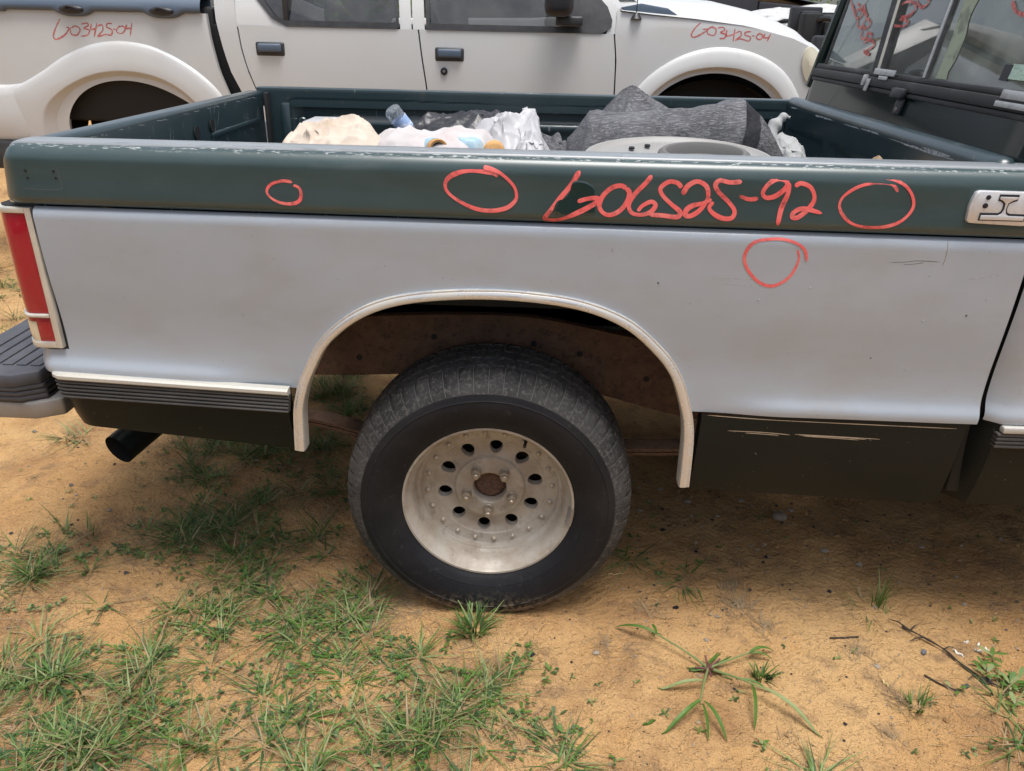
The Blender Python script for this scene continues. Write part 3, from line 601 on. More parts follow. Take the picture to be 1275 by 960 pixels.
# floor with long ribs
fl = MB(); zs = lambda y: .752 + .010 * (abs(((y * 9.5) % 1) - .5) > .22)
for xa, xb, ya, yb, n_ in ((-.935, -.46, .08, WID - .08, 150), (-.46, .48, .345, WID - .345, 100), (.48, 1.0, .08, WID - .08, 150)):
    ys = cols(ya, yb, n_); fl.add(*grid([[(x, y, zs(y)) for y in ys] for x in (xa, xb)])); fl.add(*box(xa, xb, ya, yb, .70, .744, 0))
fl.build('bed_floor', 'bed_paint', TRUCK, smooth=False)
for y0, y1, s in ((.0, .33, 1), (WID - .33, WID - .0, -1)):
    A = [q for q in ARCHS if q[1] > .69]; ya, yb = (.012, .345) if s > 0 else (WID - .012, WID - .345)
    mb = MB().add(*grid([[(q[0] * 1.02, yy, q[1] + .012) for yy in cols(ya, yb, 4)] for q in A]))
    n = len(A); mb.add([(q[0] * 1.02, yb, q[1] + .012) for q in A] + [(q[0] * 1.02, yb, .69) for q in A], [(i, i + 1, n + i + 1, n + i) for i in range(n - 1)])
    mb.build('wheel_tub', 'liner_green', TRUCK, sharp=50)
# ------------------------------------------------------------------ frame, springs, axle, exhaust
for yc in (.355, WID - .355):
    prof = [(-1.10, .615, .15), (-.46, .625, .16), (-.30, .635, .165), (-.10, .645, .165), (.10, .640, .17), (.30, .600, .18), (.50, .555, .19), (.80, .50, .17), (1.3, .46, .15), (3.4, .46, .15)]
    pp = cr([(a, b, c_) for a, b, c_ in prof], 5); rows = []
    for p in pp:
        h = p.z / 2; rows.append([(p.x, yc - .035, p.y - h), (p.x, yc - .035, p.y + h), (p.x, yc + .035, p.y + h), (p.x, yc + .035, p.y - h)])
    v, f = grid(rows, close_v=True); m = len(rows) - 1; f += [(0, 1, 2, 3), (m * 4 + 3, m * 4 + 2, m * 4 + 1, m * 4)]
    fr = MB().add(v, f).build('frame_rail', 'rusty_frame', TRUCK, smooth=False)
    for hx, hz in ((-.36, .60), (.10, .655), (.22, .63), (.40, .565), (-.16, .665)):
        if yc < 1:
            v, f = lathe_y([(0, -.0015), (.008, -.0015), (.0085, .002)], (hx, yc - .035, hz), 12); MB().add(v, f).build('frame_hole', 'gap_black', fr)
    lf = yc - .09 if yc < 1 else yc + .09
    sp = [(-.62, .47), (-.45, .445), (-.25, .395), (0, .375), (.25, .39), (.5, .40), (.66, .42)]
    spring = MB()
    for k in range(3):
        q = [p for p in cr([(a, b - k * .011) for a, b in sp], 5) if abs(p.x) < .70 - .16 * k]
        rows = [[(p.x, lf - .028, p.y - .004), (p.x, lf - .028, p.y + .004), (p.x, lf + .028, p.y + .004), (p.x, lf + .028, p.y - .004)] for p in q]
        v, f = grid(rows, close_v=True); m = len(rows) - 1; f += [(0, 1, 2, 3), (m * 4 + 3, m * 4 + 2, m * 4 + 1, m * 4)]; spring.add(v, f)
    spring.build('leaf_spring', 'rusty_frame', TRUCK, smooth=False)
MB().add(*tube([(0, .27, .335), (0, .6, .335), (0, .70, .335), (0, .78, .335), (0, .86, .335), (0, .96, .335), (0, 1.29, .335)], [.038, .04, .09, .13, .09, .04, .038], 20)).build('rear_axle', 'underbody', TRUCK)
MB().add(*box(-.55, .0, .50, 1.05, .50, .69, .04)).build('fuel_tank', 'underbody', TRUCK)
MB().add(*tube(cr([(.9, .62, .47), (.3, .62, .48), (-.35, .58, .52), (-.66, .56, .515), (-.80, .52, .460), (-.92, .38, .402), (-.995, .205, .358)], 8), .043, 28, caps=False)).build('exhaust_pipe', 'black_paint', TRUCK)
pth = cr([(-.66, .56, .515), (-.80, .52, .460), (-.92, .38, .402), (-.9948, .2054, .3581)], 8)
MB().add(*tube(pth, .039, 24, caps=False)).build('pipe_bore', 'gap_black', TRUCK)
MB().add(*box(1.2, 2.6, .3, 1.26, .40, .50, .03)).build('underfloor', 'underbody', TRUCK)
# ------------------------------------------------------------------ wheels
def make_wheel(cx_, yo, parent, flip=1, detail=True):
    C = (cx_, 0, .335); Y = lambda y: y
    def L(prof, seg): 
        return lathe_y([(r, (yo + y) if flip > 0 else (WID - yo - y)) for r, y in prof], C, seg)
    def fy(y): return yo + y if flip > 0 else WID - yo - y
    # rim barrel and lip; y grows inward
    rimp = [(.200, .20), (.190, .19), (.186, .12), (.196, .030), (.207, .012), (.2125, .006), (.2135, .002), (.2115, -.001), (.2065, -.001), (.2045, .002), (.2025, .008), (.198, .016), (.1915, .024), (.1885, .034), (.186, .050), (.1835, .060), (.1795, .063), (.1765, .064), (.1745, .068), (.1735, .076), (.171, .0785), (.145, .0785), (.1435, .0792), (.1425, .081), (.140, .0825)]
    wheel = MB().add(*L(rimp, 96)).build('wheel', 'alloy', parent, sharp=50, label='riveted dusty beige alloy wheel with worn black tyre' if detail else '')
    if not detail: del wheel['label']
    # disc with ten oval openings
    mb = MB(); r0, r1 = .092, .140; NH = 10; K = 40
    yd = lambda r: .0825 + .006 * math.sin(PI * max(0, min(1, (r - r0) / (r1 - r0)))) * 1.0
    for h in range(NH):
        a0 = 2 * PI * h / NH + .19; da = PI / NH; outer = []; inner = []; deep = []
        for k in range(K):
            t = 2 * PI * k / K; cxx, czz = math.cos(t), math.sin(t); s = 1 / max(abs(cxx), abs(czz))
            A = a0 + da * cxx * s; R = (r0 + r1) / 2 + (r1 - r0) / 2 * czz * s; outer.append((cx_ + R * math.cos(A), fy(yd(R)), .335 + R * math.sin(A)))
            for lst, sc, dy in ((inner, 1, .0), (deep, .93, .018)):
                rr = .1165 + .0190 * sc * czz; aa = a0 + .0165 * sc * cxx / .1165; lst.append((cx_ + rr * math.cos(aa), fy(yd(rr) + dy), .335 + rr * math.sin(aa)))
        ring = [outer, [tuple(o[i] * .35 + n_[i] * .65 for i in range(3)) for o, n_ in zip(outer, inner)], inner, deep]
        mb.add(*grid(ring, close_v=True))
    # centre pad and hub bore
    mb.add(*L([(r0, .0825), (.0905, .0815), (.0885, .0765), (.0865, .0745), (.080, .0740), (.050, .0735), (.0455, .0740), (.0430, .0765), (.0420, .082), (.0415, .120)], 72))
    mb.build('wheel_face', 'alloy', wheel, sharp=45)
    MB().add(*L([(.150, .110), (.16, .13), (.16, .20), (.0, .20)], 40)).build('brake_drum', 'underbody', wheel)
    MB().add(*L([(0, .0925), (.026, .0925), (.034, .094), (.0375, .098), (.0412, .100)], 40)).build('hub_end', 'rust_hub', wheel)
    if detail:
        for k in range(20):
            a = 2 * PI * k / 20 + .08; x, z = cx_ + .1585 * math.cos(a), .335 + .1585 * math.sin(a)
            v, f = lathe_y([(0, -.0072), (.003, -.0067), (.0053, -.0047), (.0066, -.001), (.0068, .001)], (x, fy(.0785), z), 12); MB().add(v, f).build('rivet', 'rivet_metal', wheel)
        for k in range(5):
            a = 2 * PI * k / 5 - PI / 2 - .04; x, z = cx_ + .0605 * math.cos(a), .335 + .0605 * math.sin(a)
            rows = []
            for r, y in ((.0140, .001), (.0140, -.003), (.0122, -.005), (.0122, -.020), (.0108, -.0225), (.0082, -.023), (.0082, -.033), (.0060, -.0355), (0.0001, -.0358)):
                rows.append([(x + r * math.cos(2 * PI * q / 18) * (1 if q % 3 else .95), fy(.0737) + y, z + r * math.sin(2 * PI * q / 18) * (1 if q % 3 else .95)) for q in range(18)])
            v, f = grid(rows, close_v=True); MB().add(v, f).build('lug_nut', 'nut_metal', wheel)
        a = 1.02; MB().add(*tube([(cx_ + .172 * math.cos(a), fy(.074), .335 + .172 * math.sin(a)), (cx_ + .166 * math.cos(a), fy(.058), .335 + .166 * math.sin(a)), (cx_ + .163 * math.cos(a), fy(.046), .335 + .163 * math.sin(a))], [.005, .0042, .004], 12)).build('valve_stem', 'litter_black', wheel)
        rows = [[(cx_ + r * math.cos(t), fy(y), .335 + r * math.sin(t)) for r, y in ((.198, .012), (.200, .003), (.206, -.0045), (.2125, -.0035), (.2145, .003))] for t in cols(-.26, -.02, 8)]
        MB().add(*grid(rows)).build('balance_weight', 'steel', wheel)
    # tyre: sidewall and grooved tread
    tp = [(.200, .020), (.207, .0035), (.2145, -.0015), (.222, -.0085), (.234, -.0165), (.2375, -.0185), (.2385, -.0185), (.2395, -.0200), (.258, -.0255), (.275, -.0275), (.2865, -.0265), (.2885, -.0275), (.2905, -.0260), (.303, -.0215), (.314, -.0145), (.3225, -.0055)]
    seg = 120
    tpp = cr_prof(tp, 3); v, f = lathe_y([(swell(r), fy(y)) for r, y in tpp], C, seg); v = [(p[0], p[1] - (.006 * flip if detail else 0) * max(0, (.10 - p[2]) / .1), max(p[2], -.012)) for p in v]
    mb = MB().add(v, f); mb.mi = [1 if tpp[k // seg][0] > .303 else 0 for k in range(len(f))]; mb.build('tyre', ['rubber', 'rubber_tread'], wheel, sharp=60)
    tyre_tread(cx_, fy, wheel, detail)
    return wheel
def swell(r): return r * (1 + .036 * max(0, (r - .215) / .13))
def cr_prof(p, n): return [(q.x, q.y) for q in cr(p, n)]
def tyre_tread(cx_, fy, wheel, detail):
    # shoulder blocks parted by sipes, then four ribs with zigzag edges
    seg = 360 if detail else 120; per = 6
    prof = [(.3225, -.0055, 0), (.327, .0015, .5), (.3315, .0075, 1), (.3365, .0150, 1), (.3400, .0230, 1), (.3412, .0330, 1), (.3415, .0370, 1), (.3345, .0385, 0), (.3345, .0445, 0), (.3435, .0460, 1), (.3440, .062, 1), (.3440, .078, 1), (.3365, .0795, 0), (.3365, .0865, 0), (.3450, .088, 1), (.3455, .105, 1), (.3455, .121, 1), (.3370, .1225, 0), (.3370, .1285, 0), (.3450, .130, 1), (.3440, .162, 1), (.3365, .1635, 0), (.3365, .1695, 0), (.3435, .171, 1), (.3412, .190, 1), (.3315, .207, 1), (.318, .218, 0), (.29, .226, 0), (.20, .20, 0)]
    rows = []
    for j, (r, y, g) in enumerate(prof):
        row = []
        for k in range(seg):
            sh = int(j * 1.5) if 9 < j < 20 else 0
            cut = (k + sh) % per == 0
            rr = r - (.0045 if (cut and g >= 1) else (.0025 if cut and g > 0 else 0))
            a = 2 * PI * k / seg; rr = swell(rr); zz = max(-.012, .335 + rr * math.sin(a))
            row.append((cx_ + rr * math.cos(a), fy(y + (.002 * math.sin(k * 2 * PI / 4) if 6 < j < 23 else 0)), zz))
        rows.append(row)
    tread = MB().add(*grid(rows, close_v=True)).build('tread', 'rubber_tread', wheel, sharp=40)
    if detail:
        gm_ = MB()
        for k in range(0, seg, per):
            ln = []
            for r, y in ((.305, -.0205), (.3135, -.0150), (.3225, -.0060), (.327, .0012), (.3315, .0070), (.3365, .0146), (.3400, .0226), (.3415, .036)):
                rr = swell(r) + .0004; row = []
                for s_ in (-1, 1):
                    a = 2 * PI * k / seg + s_ * .0028; row.append((cx_ + rr * math.cos(a), fy(y - .0008), max(-.011, .335 + rr * math.sin(a))))
                ln.append(row)
            gm_.add(*grid(ln))
        gm_.build('shoulder_groove', 'groove_dust', tread, kind='stuff')
make_wheel(0, .048, TRUCK)
make_wheel(0, .048, TRUCK, flip=-1, detail=False)
make_wheel(2.75, .048, TRUCK, detail=False); make_wheel(2.75, .048, TRUCK, flip=-1, detail=False)
# ------------------------------------------------------------------ rear step bumper
def bpoly(i): return [(-1.035 + .0, .035 + i), (-1.085, .005 + i), (-1.19, .010 + i), (-1.245, .045 + i), (-1.268 + i, .12), (-1.268 + i, WID - .12), (-1.245, WID - .045 - i), (-1.19, WID - .01 - i), (-1.085, WID - .005 - i), (-1.035, WID - .035 - i)]
bump_o = MB().add(*prism(bpoly(0), 'z', .628, .662, .008)).build('step_bumper', 'grey_plastic', TRUCK)
for k in range(3): MB().add(*prism([(x, y) for x, y in bpoly(.004 + .003 * k)], 'z', .590 + .0135 * (2 - k), .6025 + .0135 * (2 - k), .004)).build('bumper_rib', 'grey_plastic', bump_o)
MB().add(*prism(bpoly(.012), 'z', .585, .6285, .002)).build('bumper_core', 'dark_plastic', bump_o)
MB().add(*prism([(-1.005, .05), (-1.06, .02), (-1.20, .022), (-1.255, .07), (-1.275, .13), (-1.275, WID - .13), (-1.255, WID - .07), (-1.20, WID - .022), (-1.06, WID - .02), (-1.005, WID - .05)], 'z', .542, .586, .006)).build('steel_bar', 'steel', bump_o)
for k in range(6):
    x = -1.235 + k * .033; MB().add(*box(x, x + .024, .06, .40, .6612, .6655, .003)).build('tread_rib', 'grey_plastic', bump_o); MB().add(*box(x, x + .024, 1.16, 1.50, .6612, .6655, .003)).build('tread_rib', 'grey_plastic', bump_o)
MB().add(*box(-1.24, -1.05, .405, 1.155, .6612, .667, .004)).build('step_pad', 'dark_plastic', bump_o)
MB().add(*box(-1.180, -1.160, .004, .012, .627, .634, .001)).build('chrome_clip', 'bezel', bump_o)
# ------------------------------------------------------------------ badge on the front of the green band
BX, BZ = .938, 1.106
def onpanel(x, z, l): return (x, ygreen(x, z) - l, z)
poly = [(-.016, -.028), (-.010, -.0325), (.03, -.034), (.09, -.036), (.128, -.033), (.134, -.026), (.140, .0), (.134, .026), (.128, .029), (-.002, .030), (-.010, .027), (-.014, .016), (-.017, .0)]
badge = MB().add(*prism([(BX + .008 + a, BZ + b) for a, b in poly], 'y', -.0210, -.0090, .003)).build('badge', 'badge_metal', TRUCK, label='silver emblem with a dark outlined letter shape and rusty screw')
mb = MB(); Q = lambda a, b: (BX + a, BZ + b)
I_OUT = [(.042, .0245), (.079, .0245), (.078, .013), (.0695, .0100), (.0635, .0065), (.0625, -.004), (.0645, -.0095), (.070, -.0120), (.101, -.0125), (.1005, -.0265), (.013, -.0265), (.0135, -.0115), (.047, -.0112), (.0515, -.0085), (.0535, -.003), (.0530, .0065), (.0490, .0100), (.0415, .0125)]
MB().add(*prism([Q(a, b) for a, b in I_OUT], 'y', -.0219, -.0200, 0)).build('letter_outline', 'badge_black', badge, smooth=False)
I_IN = [(.0435, .0200), (.0775, .0200), (.0765, .0160), (.0680, .0130), (.0610, .0075), (.0597, -.004), (.0620, -.0125), (.068, -.0160), (.0985, -.0165), (.0980, -.0245), (.0155, -.0245), (.0160, -.0160), (.048, -.0155), (.0540, -.0115), (.0567, -.003), (.0560, .0075), (.0505, .0125), (.0435, .0155)]
MB().add(*prism([Q(a, b) for a, b in I_IN], 'y', -.0232, -.0212, .0004)).build('letter_face', 'badge_metal', badge)
for a, b, mt, rr in ((.022, .018, 'gap_black', .005), (.020, .002, 'gap_black', .0055), (.100, .019, 'rust_hub', .0095), (.102, .001, 'rust_hub', .006)):
    v, f = lathe_y([(0, -.0022), (rr * .8, -.002), (rr, .0005)], (BX + a, -.0210, BZ + b), 14); MB().add(v, f).build('screw', mt, badge)
# ------------------------------------------------------------------ cab
def cabx(z): return 1.068 + .196 * (z - 1.196)
def cabp(y, z, l=0): return (cabx(z) - l * .981, y, z + l * .19)
C0, C1 = 1.100, 2.42
cs = MB()
xs = cols(C0 + .004, C1, 40)
def ycab(x, z):
    y = ygrey(x, z) + .004
    if x < C0 + .03: y += .03 * (1 - (x - C0) / .03) ** 2
    return y
cab = MB().add(*panel(xs, lambda x: lerp_tab(ZB, x), TOPZ, ycab, RS)).build('cab_side', 'grey_paint', TRUCK, sharp=50)
def yc_g(x, y): return y + .004 + (.03 * (1 - (x - C0) / .03) ** 2 if x < C0 + .03 else 0)
MB().add(*grid([[(x, yc_g(x, y), z - .0052 * (x + .1)) for y, z in GPs[:-3] + [(.004, 1.19), (.012, 1.215), (.03, 1.225), (.06, 1.225)]] for x in cols(C0 + .004, C1, 40)])).build('cab_band', 'cab_green', cab, sharp=50)
def ybc(x, z): return yblack(x, z) + .004 + (.03 * (1 - (x - C0) / .03) ** 2 if x < C0 + .03 else 0)
MB().add(*panel(cols(C0 - .012, C1, 30), lambda x: lerp_tab(ZK, x), lambda x: lerp_tab(ZB, x) - .002, ybc, [0, .1, .3, .5, .7, .9, 1])).build('rocker', 'black_paint', cab)
MB().add(*box(1.135, C1 - .01, -.016, .012, .612, .628, .004)).build('side_molding', 'aged_strip', cab)
for k in range(4): MB().add(*box(1.128, C1 - .01, -.013, .012, .6025 - .0095 * k, .6105 - .0095 * k, .003)).build('molding_rib', 'rib_rubber', cab)
MB().add(*box(1.086, 1.30, .045, .075, .42, 1.16, .01)).build('cab_pillar_base', 'gap_black', cab)
MB().add(*box(1.655, 1.661, -.006, .02, .45, 1.2, 0)).build('door_seam', 'gap_black', cab)
MB().add(*box(1.70, 1.86, -.022, .0, 1.085, 1.125, .008)).build('door_handle', 'dark_plastic', cab)
# back panel below the window, its outer corner rounded, and the window surround
def backgrid(y0, y1, z0, z1, ny=24, nz=8, off=0):
    rows = []
    for y in cols(y0, y1, ny):
        e = 0
        for yy in (y0, ): pass
        rows.append([(cabx(z) + off, y, z) for z in cols(z0, z1, nz)])
    return grid(rows)
cb = MB()
YA, YB = .045, 1.515
rows = []
for y in [YA - .03, YA - .022, YA - .01, YA + .005, YA + .03] + cols(YA + .06, YB - .06, 20) + [YB - .03, YB - .005, YB + .01, YB + .022, YB + .03]:
    e = max(0, (YA + .03 - y) / .06, (y - YB + .03) / .06); k = .045 * (1 - math.sqrt(max(0, 1 - e * e)))
    rows.append([(cabx(z) + k + (.012 if z > 1.2 and z < 1.225 else 0) * 0, y, z) for z in cols(.46, 1.262, 26)])
back = cb.add(*grid(rows)).build('cab_back', 'cab_paint', TRUCK, sharp=50)
def bar(y0, y1, z0, z1, t0, t1, mat, name, par, bev=.004):
    """a bar lying on the slanted back of the cab, t = how far it stands off"""
    M = Matrix.Translation((cabx(0), 0, 0)) @ Matrix.Shear('YZ', 4, (0, 0)); v, f = box(-t1, -t0, y0, y1, z0, z1, bev)
    v = [(p[0] + cabx(p[2]), p[1], p[2]) for p in v]; return MB().add(v, f).build(name, mat, par)
ZT = 1.62
win = bar(YA + .02, YB - .02, 1.262, 1.288, -.03, .010, 'seal_rubber', 'rear_window_frame', TRUCK)
bar(YA + .02, YB - .02, 1.288, 1.303, -.03, .004, 'seal_rubber', 'lower_seal', win)
bar(YA + .02, YB - .02, 1.248, 1.2615, -.01, .006, 'seal_rubber', 'lower_seal', win)
for y0, y1, t in ((1.405, 1.430, .002), (.105, .135, .002)): bar(y0, y1, 1.303, ZT, -.02, t, 'seal_rubber', 'side_seal', win)
bar(.105, 1.43, ZT, ZT + .03, -.02, .002, 'seal_rubber', 'upper_seal', win)
def slant_bar(ya0, ya1, yb0, yb1, t, mat, name):
    z0, z1 = 1.303, ZT; v = []
    for z, a, b in ((z0, ya0, ya1), (z1, yb0, yb1)):
        for q, tt in ((a, t), (b, t), (b, -.014), (a, -.014)): v.append((cabx(z) - tt, q, z))
    return MB().add(v, [(0, 1, 2, 3), (4, 5, 6, 7), (0, 1, 5, 4), (1, 2, 6, 5), (2, 3, 7, 6), (3, 0, 4, 7)]).build(name, mat, win, smooth=False)
slant_bar(.930, .990, 1.00, 1.075, .003, 'seal_rubber', 'pane_divider'); slant_bar(.935, .948, 1.01, 1.023, .006, 'bezel', 'divider_edge')
slant_bar(.618, .650, .650, .690, .003, 'seal_rubber', 'pane_divider'); slant_bar(.634, .644, .666, .680, .006, 'silver_tape', 'divider_edge')
def pane(y0, y1, y0t, y1t, mat, off):
    v = [(cabx(1.300) + off, y0, 1.300), (cabx(1.300) + off, y1, 1.300), (cabx(ZT) + off, y1t, ZT), (cabx(ZT) + off, y0t, ZT)]
    v += [(p[0] + .004, p[1], p[2]) for p in v]; return MB().add(v, [(0, 1, 2, 3), (4, 5, 6, 7), (0, 1, 5, 4), (1, 2, 6, 5), (2, 3, 7, 6), (3, 0, 4, 7)]).build('window_pane', mat, win, smooth=False)
pane(.985, 1.41, 1.07, 1.41, 'glass_milky', .001); pane(.645, .935, .685, 1.005, 'glass', .009); pr = pane(.13, .625, .13, .655, 'glass_milky', .001)
# peeling tape, latch bracket, film and sticker
for (y0, y1, z0, z1) in ((.80, .945, 1.296, 1.312), (.84, .90, 1.284, 1.294), (.06, .24, 1.285, 1.303), (.05, .25, 1.268, 1.280)): bar(y0, y1, z0, z1, .0105, .0135, 'silver_tape', 'peeling_tape', win, .001)
bar(.975, .99, 1.262, 1.292, .011, .022, 'silver_tape', 'peeling_tape', win, .001); bar(.95, .972, 1.248, 1.282, .011, .016, 'silver_tape', 'peeling_tape', win, .001)
lt = bar(.685, .755, 1.245, 1.272, .008, .026, 'dark_plastic', 'latch', back, .006); bar(.690, .730, 1.205, 1.248, .0015, .012, 'dark_plastic', 'latch_plate', back, .004)
v, f = lathe_y([(0, -.002), (.006, -.002), (.007, .001)], (0, 0, 0), 12); v, f = xform((v, f), Matrix.Translation((cabx(1.218) - .0125, .708, 1.218)) @ Matrix.Rotation(-PI / 2, 4, 'Z')); MB().add(v, f).build('latch_screw', 'steel', back)
bar(.12, .265, 1.322, 1.352, .0012, .0020, 'sticker_green', 'inspection_sticker', win, 0); bar(.262, .295, 1.318, 1.350, .0012, .0022, 'litter_black', 'sticker_clip', win, 0)
# torn green tint film on the right pane (inside face)
fm = []
random.seed(9)
for i in range(33):
    z = 1.305 + i * .0096; t = (z - 1.303) / .317; n1 = fbm(z * 9, 1, 3, 3); n2 = fbm(z * 7, 5, 8, 4)
    fm.append([(cabx(z) - .0006, .580 + .03 * t + .012 * n1, z), (cabx(z) - .0006, .525 + .005 * t - .022 * n2, z)])
MB().add(*grid(fm)).build('torn_film', 'film_green', win, smooth=False)
# writing on the glass
for grp in (GLASS_WRITING[:5], GLASS_WRITING[5:8], GLASS_WRITING[8:]):
  mb = MB()
  for s in grp: ribbon(mb, s, .0085, lambda y, z, l: (cabx(z) - .0012 - l + (.008 if .64 < y < .93 else 0), y, z), 6)
  mb.build('marker_writing', 'marker_faint', win)
# rest of the cab: pillars, roof, side glass, windscreen, seat, far side, hood
RF = [(cabx(1.65) + .005, 1.65), (cabx(1.65) + .06, 1.70), (1.35, 1.725), (1.7, 1.735), (1.95, 1.72), (2.02, 1.69)]
MB().add(*grid([[(x, y, z - .06 * abs((y - .78) / .68) ** 4) for x, z in cr_prof(RF, 4)] for y in cols(.10, 1.46, 20)])).build('roof', 'cab_paint', TRUCK)
for s in (0, 1):
    my = (lambda y: y) if not s else (lambda y: WID - y)
    pil = MB()
    for (a, b) in (((1.075, 1.22), (1.155, 1.67)), ((1.26, 1.22), (1.28, 1.69)), ((1.98, 1.69), (2.45, 1.16))):
        pil.add(*tube([(a[0] + .02, my(.035), a[1]), (b[0] + .02, my(.11), b[1])], .028, 10))
    pil.add(*tube([(1.16, my(.11), 1.68), (1.5, my(.105), 1.70), (2.0, my(.11), 1.69)], .026, 10))
    pil.build('window_pillar', 'cab_paint', TRUCK)
    MB().add([(1.30, my(.035), 1.22), (2.40, my(.035), 1.22), (2.0, my(.105), 1.68), (1.31, my(.105), 1.68)], [(0, 1, 2, 3)]).build('side_glass', 'glass', TRUCK, smooth=False)
MB().add([(2.44, .06, 1.20), (2.44, 1.50, 1.20), (2.0, 1.44, 1.69), (2.0, .12, 1.69)], [(0, 1, 2, 3)]).build('windshield', 'glass', TRUCK, smooth=False)
MB().add(*box(C0 + .01, C1, WID - .03, WID - .0, .42, 1.21, .02)).build('far_cab_side', 'grey_paint', TRUCK)
seat = MB().add(*box(1.36, 1.50, .14, .70, .70, 1.34, .05, 4)).add(*box(1.36, 1.50, .86, 1.42, .70, 1.34, .05, 4)).add(*box(1.45, 1.95, .12, 1.44, .62, .80, .05, 3)).build('bench_seat', 'seat_cloth', TRUCK)
MB().add(*box(2.15, 2.44, .06, 1.50, .85, 1.17, .05, 3)).build('dashboard', 'interior_dark', TRUCK)
MB().add(*box(1.12, 2.40, .04, 1.52, .50, .58, .01)).build('cab_floor', 'interior_dark', TRUCK)
th = []
for k in range(20):
    a = 2 * PI * k / 20; th.append((2.06 + .06 * math.sin(a), 1.15 + .18 * math.cos(a), 1.20 + .17 * math.sin(a)))
MB().add(*grid([tube([th[k], th[(k + 1) % 20]], .013, 8)[0][:8] for k in range(20)], close_u=True, close_v=True)).build('steering_wheel', 'litter_black', TRUCK)
hood = MB().add(*prism([(2.40, 1.08), (2.44, 1.17), (2.9, 1.15), (3.4, 1.09), (3.58, 1.02), (3.62, .90), (3.62, 1.0 - .45), (3.42, .55), (3.20, .82), (2.99, .86), (2.75, .88), (2.5, .84), (2.44, .55), (2.40, .55)], 'y', .005, WID - .005, .02)).build('hood', 'grey_paint', TRUCK)
MB().add(*box(3.60, 3.72, .02, WID - .02, .50, .62, .02)).build('front_bumper', 'steel', TRUCK)
# ------------------------------------------------------------------ red marker writing on the bed side
mb = MB()
for s in WRITING: ribbon(mb, s, .0088, onpanel, 7)
mb.build('marker_writing', 'marker_red', TRUCK)
for s, wd in zip(CIRCLES, (.0058, .0075, .0062)):
    mb = MB(); ribbon(mb, s, wd, onpanel, 7); mb.build('marker_circle', 'marker_red', TRUCK)
mb = MB(); ribbon(mb, CIRCLE_GREY[0], .0062, lambda x, z, l: (x, ygrey(x, z) - l, z), 7); mb.build('marker_circle', 'marker_red', TRUCK)
# clean dark patch of paint under the first figure
pt = [(.128, 1.068), (.150, 1.066), (.205, 1.067), (.211, 1.075), (.209, 1.095), (.206, 1.118), (.190, 1.130), (.165, 1.131), (.158, 1.110), (.150, 1.098), (.135, 1.092), (.129, 1.080)]
cv = cr(pt, 5, True); c0 = (.172, 1.095)
rows = [[onpanel(c0[0] + (p.x - c0[0]) * k, c0[1] + (p.y - c0[1]) * k, .0007 if k < .99 else .0001) for p in cv] for k in (.02, .3, .6, .85, .97, 1.0)]
pm('clean_green', (.012, .030, .028), .18, 0, .8, .08); MB().add(*grid(rows, close_v=True)).build('clean_patch', 'clean_green', up)

# ------------------------------------------------------------------ load in the bed
FZ = .762
def tub_top(x, y): return lerp_tab(ARCHX, x / 1.02) + .020 if (y < .37 or y > WID - .37) and -.43 < x < .45 else 0
def heap(cx_, cy_, rx, ry, top, seed, amp=.03, fr=6, p=2.4, rot=0, peaks=(), n=110, m=64, z0=FZ, ridge=.5, aniso=1.0, pleat=None):
    """a slumped piece of cloth, film or bag: closed, folds from ridged noise, flat underside on z0"""
    rows = []; ca, sa = math.cos(rot), math.sin(rot)
    for i in range(m + 1):
        q = (i / m) ** .8; row = []
        for k in range(n):
            a = 2 * PI * k / n; e = 1 + .16 * fbm(math.cos(a) * 1.3 + seed, math.sin(a) * 1.3, seed * 1.7, 3)
            lx, ly = rx * q * math.cos(a) * e, ry * q * math.sin(a) * e
            x = cx_ + lx * ca - ly * sa; y = cy_ + lx * sa + ly * ca
            base = max(0, 1 - q ** p) ** .75
            u1 = fbm(x * fr + seed * 3, y * fr * aniso, seed, 4); u2 = abs(fbm(x * fr * 1.3 + seed, y * fr * 1.3 * aniso, seed + 9, 3))
            wx_ = fbm(x * 4, y * 4, seed, 2); cre = 0
            for q_ in range(5):
                th_ = seed * 1.9 + q_ * 1.37; ff_ = fr * (1.1 + .75 * q_); ph_ = (x * math.cos(th_) + y * math.sin(th_) * aniso) * ff_ * 2.2 + wx_ * (1.6 + q_ * .7) + q_; cre += (1 - abs(math.sin(ph_))) ** 2.2 / (1 + .85 * q_) * (.4 + .9 * max(0, .5 + noise.noise(Vector((x * 7, y * 7, seed + q_ * 3)))))
            fold = amp * ((1 - ridge) * u1 * .9 + ridge * (.3 - u2) * .8 + .62 * (cre - .8))
            z = z0 + (top - z0) * base + fold * min(1, base * 3)
            if pleat:
                dd = math.hypot(x - pleat[0], y - pleat[1]); an = math.atan2(y - pleat[1], x - pleat[0]); pw = math.exp(-((dd - .12) / .12) ** 2)
                z += pleat[3] * pw * ((1 - abs(math.sin(an * pleat[2] / 2 + 1.5 * wx_))) ** 1.6 - .35) * min(1, base * 2) 
            for (px, py, ph, ps) in peaks: z += ph * math.exp(-(math.sqrt((x - px) ** 2 + (y - py) ** 2 + .0007) - .026) / ps) * min(1, base * 2)
            x += amp * .35 * noise.noise(Vector((z * 18, a * 2, seed))) * (q > .3); y += amp * .35 * noise.noise(Vector((z * 18, a * 2, seed + 5))) * (q > .3)
            row.append((min(.985, max(-.915, x)), min(WID - .105, max(.085, y)), max(z0, z, tub_top(x, y))))
        rows.append(row)
    v, f = grid(rows, close_v=True); f.append(tuple(m * n + k for k in range(n)))
    return v, f
def load(name, vf, mat, label, cat, smooth=True, **k):
    return MB().add(*vf).build(name, mat, None, smooth, sharp=60, label=label, category=cat, **k)
